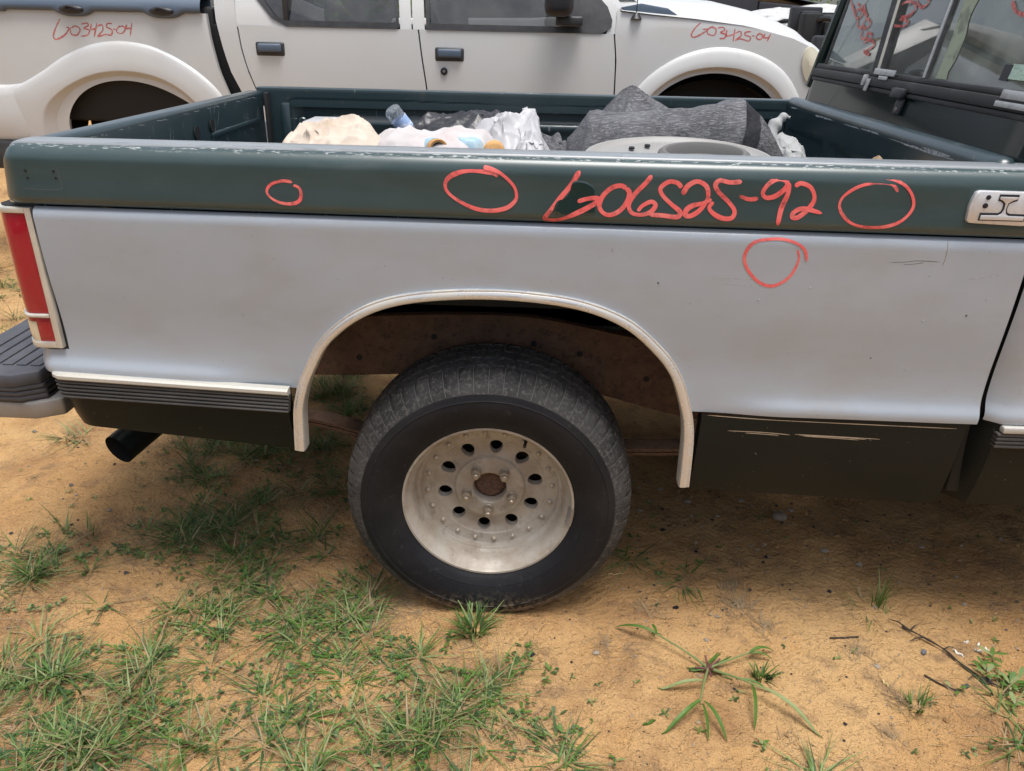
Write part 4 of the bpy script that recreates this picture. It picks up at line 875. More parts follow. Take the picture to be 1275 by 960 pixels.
load('cloth_heap', heap(-.42, .47, .20, .20, 1.156, 2, .045, 7, 5, peaks=[(-.44, .50, .025, .07)]), 'beige_cloth', 'beige crumpled cloth heaped beside the tailgate in the truck bed', 'cloth')
fbx = thing('foam_box', (-.50, .75, FZ), 'white foam box with lid standing behind the beige cloth', 'box')
MB().add(*box(-.56, -.44, .69, .81, FZ, 1.128, .008)).build('box_body', 'white_plastic', fbx); MB().add(*box(-.566, -.434, .684, .816, 1.129, 1.150, .006)).build('box_lid', 'white_plastic', fbx)
load('cloth_sheet', heap(-.165, .47, .20, .22, 1.164, 5, .030, 5, 6, aniso=.5), 'pink_sheet', 'white sheet with pale pink print between beige cloth and white bag', 'sheet')
load('trash_bag', heap(-.13, 1.02, .34, .22, 1.135, 8, .026, 7, 3.4, peaks=[(-.08, 1.0, .02, .08)]), 'black_bag', 'black glossy rubbish bag lying behind the white sheet', 'bag')
load('plastic_bag', heap(.015, .64, .15, .20, 1.160, 11, .045, 7, 4.0, rot=.3, peaks=[(.045, .68, .04, .09), (-.08, .62, .01, .06)]), 'white_plastic', 'large crumpled white plastic bag in the middle of the bed load', 'bag')
load('plastic_bag', heap(.075, .46, .065, .12, 1.142, 14, .03, 11, 4, peaks=[(.08, .50, .02, .04)]), 'white_plastic', 'small white plastic bag with grey print beside the brown loaf shape', 'bag')
load('black_sheet', heap(.125, .93, .13, .20, 1.110, 17, .05, 10, 2.4, peaks=[(.0, .95, .09, .03)]), 'tarp', 'dark net scrap tucked behind the white plastic bag', 'netting')
# bottle lying on the black bag
bo = thing('water_bottle', (-.33, 1.0, 1.08), 'clear plastic water bottle with blue label beside the black bag', 'bottle')
MT = Matrix.Translation((-.325, .98, 1.105)) @ Matrix.Scale(.8, 4) @ Matrix.Rotation(-.62, 4, 'Y') @ Matrix.Rotation(.25, 4, 'X')
def lz(prof, seg=20): return grid([[(r * math.cos(2 * PI * k / seg), r * math.sin(2 * PI * k / seg), z) for k in range(seg)] for r, z in prof], close_v=True)
MB().add(*xform(lz([(0, .094), (.012, .092), (.02, .094), (.029, .088), (.033, .078), (.031, .07), (.033, .062), (.031, .052), (.0325, .045), (.0325, -.02), (.031, -.03), (.032, -.04), (.024, -.065), (.013, -.085), (.0125, -.095), (0, -.095)]), MT)).build('bottle_body', 'bottle_plastic', bo)
MB().add(*xform(lz([(.0333, .046), (.0333, -.006)]), MT)).build('bottle_label', 'label_blue', bo)
MB().add(*xform(lz([(0, -.112), (.013, -.112), (.0145, -.109), (.0145, -.094), (0, -.094)]), MT)).build('bottle_cap', 'litter_white', bo)
# cardboard core with blue wrap
ro = thing('cardboard_roll', (-.155, .40, 1.1), 'brown cardboard tube end with pale blue wrapper on the white sheet', 'tube')
MT = Matrix.Translation((-.165, .375, 1.128)) @ Matrix.Rotation(.5, 4, 'Z') @ Matrix.Rotation(PI / 2 - .1, 4, 'X') 
MB().add(*xform(lz([(.018, .05), (.0235, .052), (.026, .05), (.026, -.12), (.018, -.12)]), MT)).build('tube_body', 'cardboard', ro)
MB().add(*xform(lz([(.0265, .036), (.0275, .030), (.0275, -.11), (.0265, -.115)]), MT)).build('wrapper', 'pale_blue', ro)
MB().add(*xform(lz([(.0181, .046), (0.0001, .02)]), MT)).build('tube_bore', 'gap_black', ro)
load('paper_scrap', heap(-.075, .40, .060, .05, 1.160, 21, .012, 8, 5), 'pale_blue', 'pale bluish paper packet between cardboard tube and brown loaf', 'packet')
# brown loaf-like lump with creases
v, f = heap(-.012, .385, .045, .040, 1.152, 31, .006, 16, 4.5); load('brown_lump', (v, f), 'bread', 'brown rounded loaf-like lump with a crease by the white bag', 'lump')
# woven tarp: heap with a tall fold plus a rolled flaring end
tv = MB()
tv.add(*heap(.40, .78, .27, .26, 1.158, 41, .007, 6, 3.0, peaks=[(.352, .80, .098, .09)], n=200, m=90, aniso=.6, pleat=(.352, .80, 7, .016)))
rows = []
for i in range(90):
    t = i / 89; c_ = Vector((.18 + .42 * t, .66 - .07 * t, 1.092 + .028 * t)); r = .108 * min(1, .45 + 7 * t) + .005 * math.sin(t * 3) + .016 * max(0, t - .72) / .28
    row = []
    for k in range(80):
        a = 2 * PI * k / 80; rr = r * (1 + .04 * fbm(t * 3, math.cos(a) * 1.2, math.sin(a) * 1.2 + 4, 3) + .05 * math.sin(a * 2 + t * 5) + .05 * (1 - abs(math.sin(a * 2 + t * 7 + 2 * fbm(t * 3, math.cos(a), 2, 2)))) ** 2 + .025 * (1 - abs(math.sin(a * 4 - t * 11 + 3 * fbm(t * 4, math.sin(a), 7, 2)))) ** 2 - .05 + .012 * (1 - abs(math.sin(t * 20 + math.cos(a) * 3))) ** 2)
        row.append((c_.x + .15 * rr * math.sin(a), c_.y + rr * math.cos(a) * .95, c_.z + rr * math.sin(a) * (.98)))
    rows.append(row)
rim = rows[-1]; rc = Vector((.60, .59, 1.120))
for dx_, k, dz in ((.003, .975, 0), (.010, .93, -.002), (.024, .87, -.006), (.042, .80, -.012), (.068, .66, -.024), (.10, .46, -.045), (.135, .22, -.065), (.15, .03, -.075)):
    rows.append([(p[0] + dx_ + (0 if k > .82 else .006 * noise.noise(Vector((p[1] * 60, p[2] * 60, dx_ * 9)))), rc.y + (p[1] - rc.y) * k - dx_ * .2, rc.z + dz + (p[2] - rc.z) * k * (1 + .12 * noise.noise(Vector((p[1] * 50, p[2] * 50, 2))))) for p in rim])
rows.insert(0, [(.172, .66 + (p[1] - .66) * .7, 1.092 + (p[2] - 1.092) * .7) for p in rows[0]]); rows.insert(0, [(.170, .66, 1.092)] * 80)
v, f = grid(rows, close_v=True); tv.add(v, f); nr = len(rows)
tv.mi[-len(f):] = [1 if nr - 9 <= k // 80 <= nr - 6 else 0 for k in range(len(f))]  # shade of the roll's mouth painted as black rows past the rim
# the skirt that slides off the flared end
tv.add(*heap(.665, .60, .13, .13, 1.10, 44, .02, 8, 1.5, n=50, m=26, peaks=[(.60, .60, .09, .06)], aniso=2.5))
tv.build('woven_tarp', ['tarp', 'black_bag'], None, sharp=80, label='grey dusty woven tarp bundled into a roll with a raised fold', category='tarp')
load('cloth_rag', heap(.79, .70, .095, .13, 1.120, 51, .035, 9, 3.4, peaks=[(.75, .73, .03, .04)]), 'grey_cloth', 'pale grey crumpled rag near the front wall of the bed', 'rag')
load('cloth_strap', tube(cr([(.735, .74, 1.10), (.752, .76, 1.150), (.768, .77, 1.172), (.785, .775, 1.186), (.800, .772, 1.184)], 6), [.026 - .0009 * i + .003 * math.sin(i * .8) for i in range(25)], 10), 'grey_cloth', 'twisted grey cloth end sticking up out of the rag', 'cloth')
load('dark_sack', heap(.90, .66, .07, .14, 1.075, 57, .03, 9, 2.4), 'black_bag', 'small dark bag between grey rag and front bed wall', 'bag')
load('tan_rag', heap(.945, .48, .05, .09, 1.118, 61, .012, 14, 3.2), 'straw', 'small tan tuft of packing against the front bed wall', 'packing')
# car trim panel: dished pale plate with an oval armrest
tr = thing('trim_panel', (.42, .33, FZ), 'pale grey plastic car trim plate with oval armrest on the tarp', 'trim panel')
rows = []
for r, h in ((.02, .0), (.5, .004), (.80, .010), (.86, .006), (.91, .008), (.955, .016), (.985, .016), (1.0, .010), (1.0, -.012)): rows.append([(.425 + .225 * r * math.cos(2 * PI * k / 72), .335 + .15 * r * math.sin(2 * PI * k / 72), 1.116 + h + .028 * (r * math.sin(2 * PI * k / 72))) for k in range(72)])
v, f = grid(rows, close_v=True); MB().add(v, f).build('plate', 'trim_plastic', tr)
rows = []
for t, h in ((1.0, -.01), (1.0, .016), (.97, .026), (.90, .031), (.82, .030), (.76, .022), (.72, .006), (.02, .0)): rows.append([(.475 + .108 * t * math.cos(2 * PI * k / 60), .300 + .062 * t * math.sin(2 * PI * k / 60), 1.122 + h + .012 * math.sin(2 * PI * k / 60)) for k in range(60)])
v, f = grid(rows, close_v=True); MB().add(v, f).build('armrest', 'trim_inner', tr)
for hx, hy in ((.32, .40), (.335, .355), (.36, .42)): v, f = lz([(0, .0015), (.007, .0015), (.0075, -.002)], 12); MB().add(*xform((v, f), Matrix.Translation((hx, hy, 1.129 + .028 * (hy - .335) / .15)) @ Matrix.Rotation(.18, 4, 'X'))).build('screw_hole', 'gap_black', tr)
MB().add(*heap(.42, .33, .20, .13, 1.106, 71, .004, 6, 6)).build('cardboard_box', 'cardboard', None, label='brown cardboard carton hidden under the pale trim plate', category='carton')
# ------------------------------------------------------------------ white crew-cab pickup parked behind
YW = 2.90; GW = rise(2.9)
WT = thing('pickup_truck', (-.6, 3.8, rise(3.8)), 'white four-door pickup parked behind the green and grey truck', 'truck')
def wy(x, z):
    """near side surface: slight crown, wider at the waist"""
    return YW + .018 * ((z - 1.12) / .35) ** 2 + (.05 * max(0, z - 1.42) / .1 if z > 1.42 else 0) * .3
def wgrid(poly_l, poly_r, n=16, m=14, dy=0):
    """panel between a left and a right edge line given as (x,z) lists from bottom to top"""
    Lc, Rc = resample(poly_l, m), resample(poly_r, m)
    return grid([[(a[0] + (b[0] - a[0]) * i / n, wy(0, a[1] + (b[1] - a[1]) * i / n) + dy, a[1] + (b[1] - a[1]) * i / n) for a, b in zip(Lc, Rc)] for i in range(n + 1)])
def resample(p, m):
    P = [Vector(q) for q in p]; d = [0]
    for a, b in zip(P, P[1:]): d.append(d[-1] + (b - a).length)
    out = []
    for i in range(m + 1):
        t = d[-1] * i / m; k = max(j for j in range(len(d) - 1) if d[j] <= t + 1e-9); u = (t - d[k]) / max(1e-9, d[k + 1] - d[k]); q = P[k].lerp(P[k + 1], min(1, u)); out.append((q.x, q.y))
    return out
ZL = .76
def wpanel(name, l, r, mat='white_paint', par=None, n=16, m=14, dy=0):
    mb = MB().add(*wgrid(l, r, n, m, dy))
    for e in (l, r):
        q = resample(e, m); mb.add(*grid([[(x, wy(0, z) + dy, z), (x, wy(0, z) + dy + .02, z)] for x, z in q]))
    return mb.build(name, mat, par or WT, sharp=50)
# core body behind the skins
core = MB().add(*box(-3.05, -1.66, YW + .06, YW + 1.70, .86, 1.46, .03)).add(*box(-1.70, .62, YW + .055, YW + 1.70, .62, 1.38, .03)).add(*box(.62, 1.52, YW + .22, YW + 1.56, .72, 1.30, .05)).build('body_core', 'gap_black', WT)
def arch_poly(c_, rx, rz, z0, n=40, a0=0, a1=PI): return [(c_ + rx * math.cos(a0 + (a1 - a0) * i / n), z0 + rz * math.sin(a0 + (a1 - a0) * i / n)) for i in range(n + 1)]
# wheel openings: (centre x, half width, height, base z)
RA = dict(c=-2.175, rx=.405, rz=.305, z0=.78); FA = dict(c=1.03, rx=.40, rz=.335, z0=.86)
def arch_top(A, x):
    t = (x - A['c']) / A['rx']; return A['z0'] + A['rz'] * math.sqrt(max(0, 1 - t * t)) if abs(t) < 1 else None
def skin(name, x0, x1, ztop, zbot, A, lf=None, rf=None, n=120, par=None):
    rows = []
    for i in range(n + 1):
        u = i / n; row = []
        xa, xb = x0, x1; xm = xa + (xb - xa) * u; zt = ztop(xm); lo = zbot
        h = arch_top(A, xm); lo = max(lo, h) if h else lo
        for j in range(19):
            z = lo + (zt - lo) * j / 18; a = lf(z) if lf else x0; b = rf(z) if rf else x1; x = a + (b - a) * u
            row.append((x, wy(x, z), z))
        rows.append(row)
    mb = MB().add(*grid(rows))
    for r in (rows[0], rows[-1]): mb.add(*grid([[p, (p[0], p[1] + .03, p[2])] for p in r]))
    return mb.build(name, 'white_paint', par or WT, sharp=50)
bed_edge = [(.78, -1.52), (.97, -1.585), (1.026, -1.61), (1.15, -1.65), (1.30, -1.675), (1.49, -1.69)]
bedp = skin('bed_side', -3.10, -1.62, lambda x: 1.425, ZL, RA, rf=lambda z: lerp_tab(bed_edge, z))
# flares: outer edge, crest, lip, return
def flare(name, outer, inner, crest=.036, par=None):
    n = 60; O = [(p.x, p.y) for p in cr(outer, 8)]; I = [(p.x, p.y) for p in cr(inner, 8)]; O, I = resample(O, n), resample(I, n); rows = []
    for o, i_ in zip(O, I):
        r = []
        for t, dy in ((0, -.0005), (.025, -.007), (.06, -.013), (.12, -.0175), (.25, -crest * .62), (.50, -crest * .75), (.74, -crest * .86), (.765, -crest * .84), (.785, -crest * .70), (.88, -crest * .15), (1.0, .016), (1.02, .07)):
            x = o[0] + (i_[0] - o[0]) * t; z = o[1] + (i_[1] - o[1]) * t; r.append((x, wy(x, z) + dy, z))
        rows.append(r)
    return MB().add(*grid(rows)).build(name, 'white_paint', par or WT, sharp=60)
flare('fender_flare', [(-3.0, .76), (-2.96, .90), (-2.90, 1.00), (-2.75, 1.060), (-2.62, 1.125), (-2.49, 1.20), (-2.33, 1.262), (-2.16, 1.283), (-1.98, 1.255), (-1.80, 1.165), (-1.66, 1.040), (-1.60, .90), (-1.57, .76)], [(-2.585, .76), (-2.583, .80), (-2.578, .85), (-2.56, .90), (-2.515, .97), (-2.44, 1.03), (-2.32, 1.075), (-2.175, 1.09), (-2.02, 1.073), (-1.90, 1.025), (-1.82, .95), (-1.775, .85), (-1.765, .76)], par=bedp)
# rear ridge of the flare running to the tail, lower cladding
MB().add(*grid([[(x, YW + .006 + (dy - .006) * max(0, min(1, (-2.70 - x) / .16)) ** .7, z + .03 * max(0, (x + 2.86) / .16) ** 2) for dy, z in ((.004, 1.050), (-.010, 1.043), (-.022, 1.030), (-.030, .99), (-.034, .90), (-.034, .785), (-.02, .76))] for x in cols(-3.12, -2.70, 24)])).build('flare_tail', 'white_paint', bedp)
MB().add(*box(-3.18, -2.60, YW - .045, YW + .25, .60, .757, .02)).build('lower_cladding', 'dark_plastic', WT)
# blue-grey rail trim with two tie-down pods
def trimz(x):
    z = 1.424
    for c_ in (-2.385, -1.905):
        t = abs(x - c_) / .105
        if t < 1: z -= .027 * (1 - t ** 3)
    if x < -2.76: z -= .01
    return z
rows = []
for x in cols(-3.12, -1.700, 150): zb = trimz(x); rows.append([(x, YW + .012, zb), (x, YW - .012, zb + .004), (x, YW - .018, zb + .014), (x, YW - .016, 1.455), (x, YW - .002, 1.485), (x, YW + .03, 1.50), (x, YW + .14, 1.50), (x, YW + .14, 1.42)])
rt = MB().add(*grid(rows)).build('rail_trim', 'blue_trim', WT, sharp=60)
for c_ in (-2.385, -1.905):
    rows = []
    for t in cols(0, 2 * PI, 28)[:-1]: rows.append([(c_ + .066 * k * math.cos(t), YW - .017 + d_, 1.431 + .022 * k * math.sin(t)) for k, d_ in ((1, .004), (.95, -.008), (.75, -.016), (.4, -.020), (.02, -.021))])
    pod = MB().add(*grid(rows, close_u=True)).build('tie_down_pod', 'litter_black', rt)
    MB().add(*tube(cr([(c_ - .03, YW - .034, 1.434), (c_ - .012, YW - .043, 1.444), (c_ + .012, YW - .043, 1.444), (c_ + .03, YW - .034, 1.434)], 5), .006, 8)).build('tie_down_hook', 'litter_black', pod)
# cab corner, doors, fender
CL = [(-1.505, .64), (-1.505, .95), (-1.53, 1.03), (-1.585, 1.15), (-1.615, 1.28), (-1.635, 1.40), (-1.640, 1.52)]
DL = [(-1.40, .64), (-1.40, .93), (-1.445, 1.03), (-1.487, 1.15), (-1.510, 1.25), (-1.523, 1.38), (-1.530, 1.52)]
DM = [(-.495, .64), (-.505, .9), (-.520, 1.08), (-.545, 1.25), (-.562, 1.40), (-.575, 1.52)]
DF = [(.492, .64), (.492, 1.08), (.488, 1.25), (.470, 1.38)]
sh = lambda p, d_: [(a + d_, b) for a, b in p]
wpanel('cab_corner', CL, sh(DL, -.004), n=6)
BELT = 1.372
def clip(p, z): 
    q = [a for a in p if a[1] < z]; t = [(b, a) for a, b in p]; return q + [(lerp_tab(t, z), z)]
rd = wpanel('door', clip(sh(DL, .004), BELT), clip(sh(DM, -.004), BELT), n=24)
fd = wpanel('door', clip(sh(DM, .004), BELT), clip(sh(DF, -.004), BELT), n=26)
for par, hx, hz in ((rd, -1.355, 1.262), (fd, -.395, 1.256)):
    h = MB().add(*box(hx - .078, hx + .078, YW - .004, YW + .02, hz - .036, hz + .034, .012, 3)).build('door_handle', 'dark_plastic', par)
    MB().add(*box(hx - .062, hx + .064, YW - .026, YW - .003, hz - .016, hz + .026, .010, 3)).build('handle_grip', 'blue_trim', h)
v, f = lathe_y([(0, -.010), (.008, -.010), (.009, -.013), (.018, -.012), (.020, .004)], (-.425, wy(0, 1.175), 1.172), 20); MB().add(v, f).build('door_lock', 'litter_black', fd)
v, f = lathe_y([(0, -.0155), (.006, -.0155), (.007, -.010)], (-.425, wy(0, 1.175), 1.172), 12); MB().add(v, f).build('lock_barrel', 'steel', fd)
# windows with black surrounds
def wframe(name, outer, inner, par):
    O, I = resample(outer + [outer[0]], 80), resample(inner + [inner[0]], 80)
    ring = [[(p[0], wy(0, p[1]) + .006 + .10 * max(0, p[1] - BELT), p[1]) for p in O], [(p[0], wy(0, p[1]) - .006 + .10 * max(0, p[1] - BELT), p[1]) for p in O], [(p[0], wy(0, p[1]) - .006 + .10 * max(0, p[1] - BELT), p[1]) for p in I], [(p[0], wy(0, p[1]) + .03 + .10 * max(0, p[1] - BELT), p[1]) for p in I]]
    return MB().add(*grid(ring[:-1], close_v=True)).build(name, 'dark_plastic', par, sharp=40), I
def wpane(I, par, mat='glass_dark'): return MB().add([(p[0], wy(0, p[1]) + .008 + .10 * max(0, p[1] - BELT), p[1]) for p in I[:-1]], [tuple(range(len(I) - 1))]).build('window_pane', mat, par, smooth=False)
o1 = [(-1.255, BELT), (-.66, BELT), (-.690, 1.86), (-1.30, 1.86), (-1.43, 1.52), (-1.335, 1.41)]; i1 = [(-1.245, 1.402), (-.675, 1.402), (-.71, 1.83), (-1.28, 1.83), (-1.395, 1.52), (-1.315, 1.425)]
fr1, I1 = wframe('window_frame', o1, i1, rd); wpane(I1, rd); MB().add(*box(-1.272, -1.245, YW + .008, YW + .03, 1.40, 1.83, .004)).build('window_divider', 'dark_plastic', rd)
o2 = [(-.515, BELT), (.405, BELT), (.452, 1.40), (.460, 1.43), (.43, 1.50), (.05, 1.87), (-.545, 1.87)]; i2 = [(-.495, 1.402), (.19, 1.402), (.20, 1.402), (.205, 1.42), (.20, 1.60), (.02, 1.84), (-.52, 1.84)]
fr2, I2 = wframe('window_frame', o2, i2, fd); wpane(I2, fd)
for a, b in ((-.655, -.525),): MB().add(*grid([[(x + dx_, wy(0, z) + .004 + .10 * max(0, z - BELT), z) for x, dx_ in ((a, -(z - BELT) * .06), (-.595, -(z - BELT) * .06))] for z in cols(BELT, 1.88, 8)])).add(*grid([[(x - (z - BELT) * .06, wy(0, z) + .004 + .10 * max(0, z - BELT), z) for x in (-.587, b)] for z in cols(BELT, 1.88, 8)])).build('door_pillar', 'white_paint', WT)
MB().add(*grid([[(lerp_tab([(q, p) for p, q in CL], min(z, 1.52)) + .25 * max(0, z - 1.52), wy(0, z) + .004 + .10 * max(0, z - BELT), z), (lerp_tab([(1.372, -1.245), (1.41, -1.32), (1.52, -1.41), (1.86, -1.28)], z), wy(0, z) + .004 + .10 * max(0, z - BELT), z)] for z in cols(1.372, 1.88, 10)])).build('rear_pillar', 'white_paint', WT)
MB().add(*grid([[(-1.535 - .0 + dx_, wy(0, z) + .004, z) for dx_ in (.0, .15 + (1.372 - z) * 0)] for z in cols(1.365, 1.375, 2)])).build('pillar_foot', 'white_paint', WT)
MB().add(*prism([(-1.52, 1.86), (-1.2, 1.95), (-.3, 1.98), (.0, 1.93), (.05, 1.86)], 'y', YW + .10, YW + 1.66, .04)).build('roof', 'white_paint', WT)
MB().add(*box(-1.5, -1.46, YW + .16, YW + 1.60, 1.36, 1.88, .01)).build('cab_rear_glass', 'glass_dark', WT)
MB().add([(.72, YW + .16, 1.44), (.72, YW + 1.60, 1.44), (.06, YW + 1.50, 1.90), (.06, YW + .22, 1.90)], [(0, 1, 2, 3)]).build('windshield', 'glass_dark', WT, smooth=False)
MB().add(*grid([[(x + d_, wy(0, z) + .004 + .10 * max(0, z - BELT) + (.05 if d_ > .07 else 0), z) for d_ in (-.012, e_, e_ + .04)] for x, z, e_ in ((.44, 1.372, .046), (.452, 1.40, .036), (.458, 1.43, .032), (.43, 1.50, .05), (.24, 1.685, .07), (.05, 1.87, .09))])).build('window_pillar', 'white_paint', WT)
for yy in (YW + .35, YW + 1.0): MB().add(*box(-.55, -.42, yy, yy + .5, .8, 1.55, .06, 3)).build('seat', 'interior_dark', WT)
MB().add(*box(.2, .62, YW + .08, YW + 1.66, 1.05, 1.40, .04)).build('dashboard', 'interior_dark', WT)
# mirror
mr = MB().add(*box(.10, .245, YW - .19, YW - .045, 1.445, 1.60, .045, 4)).build('wing_mirror', 'litter_black', fd)
MB().add(*box(.16, .30, YW - .09, YW + .005, 1.405, 1.452, .012, 3)).build('mirror_arm', 'dark_plastic', mr)
# front fender with its flare; the hood above a seam
FT = [(.30, 1.50), (.55, 1.478), (.668, 1.468), (.90, 1.452), (1.18, 1.425), (1.40, 1.375), (1.50, 1.335), (1.56, 1.29)]
fe = skin('fender', .4945, 1.545, lambda x: lerp_tab(FT, x) - .003, ZL, FA, lf=lambda z: lerp_tab([(.64, .4955), (1.08, .4955), (1.25, .4915), (1.38, .4735), (1.43, .480), (1.50, .480)], z))
flare('fender_flare', [(.50, .78), (.525, .95), (.590, 1.085), (.70, 1.20), (.85, 1.285), (1.02, 1.322), (1.20, 1.300), (1.36, 1.225), (1.47, 1.10), (1.53, .95), (1.55, .78)], [(.63, .80), (.645, .93), (.69, 1.045), (.77, 1.125), (.88, 1.178), (1.03, 1.196), (1.17, 1.180), (1.285, 1.13), (1.37, 1.05), (1.42, .93), (1.43, .80)], par=fe, crest=.038)
HC = [(.50, 1.535), (.62, 1.560), (.80, 1.572), (1.05, 1.560), (1.28, 1.515), (1.48, 1.440), (1.60, 1.36), (1.66, 1.28)]
rows = []
for t in cols(0, 1, 50):
    x = .50 + 1.16 * t; zs_ = lerp_tab(FT, min(x, 1.56)) + .001; zc = lerp_tab(HC, x); r = []
    for k in range(29):
        u = k / 28; e = abs(u - .5) * 2; r.append((x - .06 * e * e * t, YW + .012 + u * 1.74, zs_ + (zc - zs_) * (1 - e ** 3.2) + .018 * math.exp(-((e - .78) / .10) ** 2)))
    rows.append(r)
MB().add(*grid(rows)).build('hood', 'white_paint', WT, sharp=60)
MB().add(*prism([(.56, 1.455), (.80, 1.466), (.74, 1.50), (.60, 1.52), (.50, 1.50)], 'y', YW + .03, YW + 1.70, .006)).build('cowl', 'blue_trim', WT)
an = MB().add(*tube([(.578, YW + .01, 1.445), (.578, YW + .012, 1.475)], [.030, .010], 14)).build('antenna_base', 'litter_black', WT)
MB().add(*tube([(.578, YW + .012, 1.47), (.575, YW + .012, 2.2)], .0025, 8)).build('antenna_mast', 'litter_black', an)
# headlight at the nose
rows = []
for t in cols(0, 2 * PI, 30)[:-1]: rows.append([(1.515 + .045 * k * math.cos(t) - .02 * math.sin(t), wy(0, 1.2) - .002 + d_ * .6, 1.240 + .085 * k * math.sin(t)) for k, d_ in ((1.12, .02), (1.1, -.014), (1.0, -.016), (.7, -.026), (.3, -.032), (.02, -.033))])
MB().add(*grid(rows, close_u=True)).build('headlight', 'head_lens', WT)
MB().add(*box(1.50, 1.66, YW + .04, YW + 1.70, .62, 1.20, .06, 3)).build('front_bumper', 'white_paint', WT)
MB().add(*box(-1.52, .50, YW - .01, YW + .20, .52, .645, .02)).build('sill_cladding', 'dark_plastic', WT)
MB().add(*box(-3.10, -1.62, YW + 1.70, YW + 1.76, .70, 1.48, .02)).add(*box(-1.62, 1.5, YW + 1.70, YW + 1.76, .62, 1.40, .02)).build('far_side', 'white_paint', WT)
# wheels
def simple_wheel(cx_, y, parent, flip):
    zc = rise(y) + .37; prof = [(.19, .03), (.20, .0), (.23, -.015), (.30, -.02), (.345, -.005), (.37, .04), (.378, .10), (.378, .16), (.36, .22), (.30, .24)]
    yy = [(r, d_ * flip) for r, d_ in prof]; tw = MB().add(*lathe_y(yy, (cx_, y, zc), 48)).build('wheel', 'rubber', parent)
    MB().add(*lathe_y([(.192, .028 * flip), (.18, .05 * flip), (.12, .03 * flip), (.05, .02 * flip), (.0001, .02 * flip)], (cx_, y, zc), 40)).build('rim', 'steel', tw)
for cx_ in (-2.175, 1.03):
    simple_wheel(cx_, YW + .06, WT, 1); simple_wheel(cx_, YW + 1.68, WT, -1)
    MB().add(*grid([[(cx_ + .50 * math.cos(a), yy, .66 + .50 * math.sin(a)) for yy in (YW + .05, YW + .40)] for a in cols(0, PI, 24)])).add(*box(cx_ - .46, cx_ + .46, YW + .40, YW + .43, .62, 1.20, 0)).build('wheel_well', 'gap_black', WT)
for W_ in (FENDER_WRITING, BED_WRITING):
    mb = MB()
    for s in W_: ribbon(mb, s, .0075, lambda x, z, l: (x, wy(x, z) - l, z), 6)
    mb.build('marker_writing', 'marker_faint', WT)

# added far wood, there to fill the horizon and give reflections and shade
random.seed(77); tl = MB()
for i in range(22000):
    a = random.uniform(0, 2 * PI); R_ = random.uniform(62, 74); cl = .5 + .5 * noise.noise(Vector((math.cos(a) * 9, math.sin(a) * 9, 2))); h = random.random() ** .7 * (5 + 6 * cl); s_ = random.uniform(.15, .42)
    c_ = Vector((R_ * math.cos(a), R_ * math.sin(a), .3 + h)); u_ = Vector((random.gauss(0, 1), random.gauss(0, 1), random.gauss(0, 1))).normalized() * s_; w_ = u_.cross(Vector((random.gauss(0, 1), random.gauss(0, 1), random.gauss(0, 1)))).normalized() * s_
    tl.add([c_ - u_, c_ + w_ * .8, c_ + u_, c_ - w_ * .7], [(0, 1, 2, 3)], random.choice((0, 1, 1)))
tl.build('added_wood', ['grass_dark', 'grass_green'], None, False, origin=(0, 0, 0), kind='stuff', label='added far dark green wood for horizon, reflections and shade', category='trees')
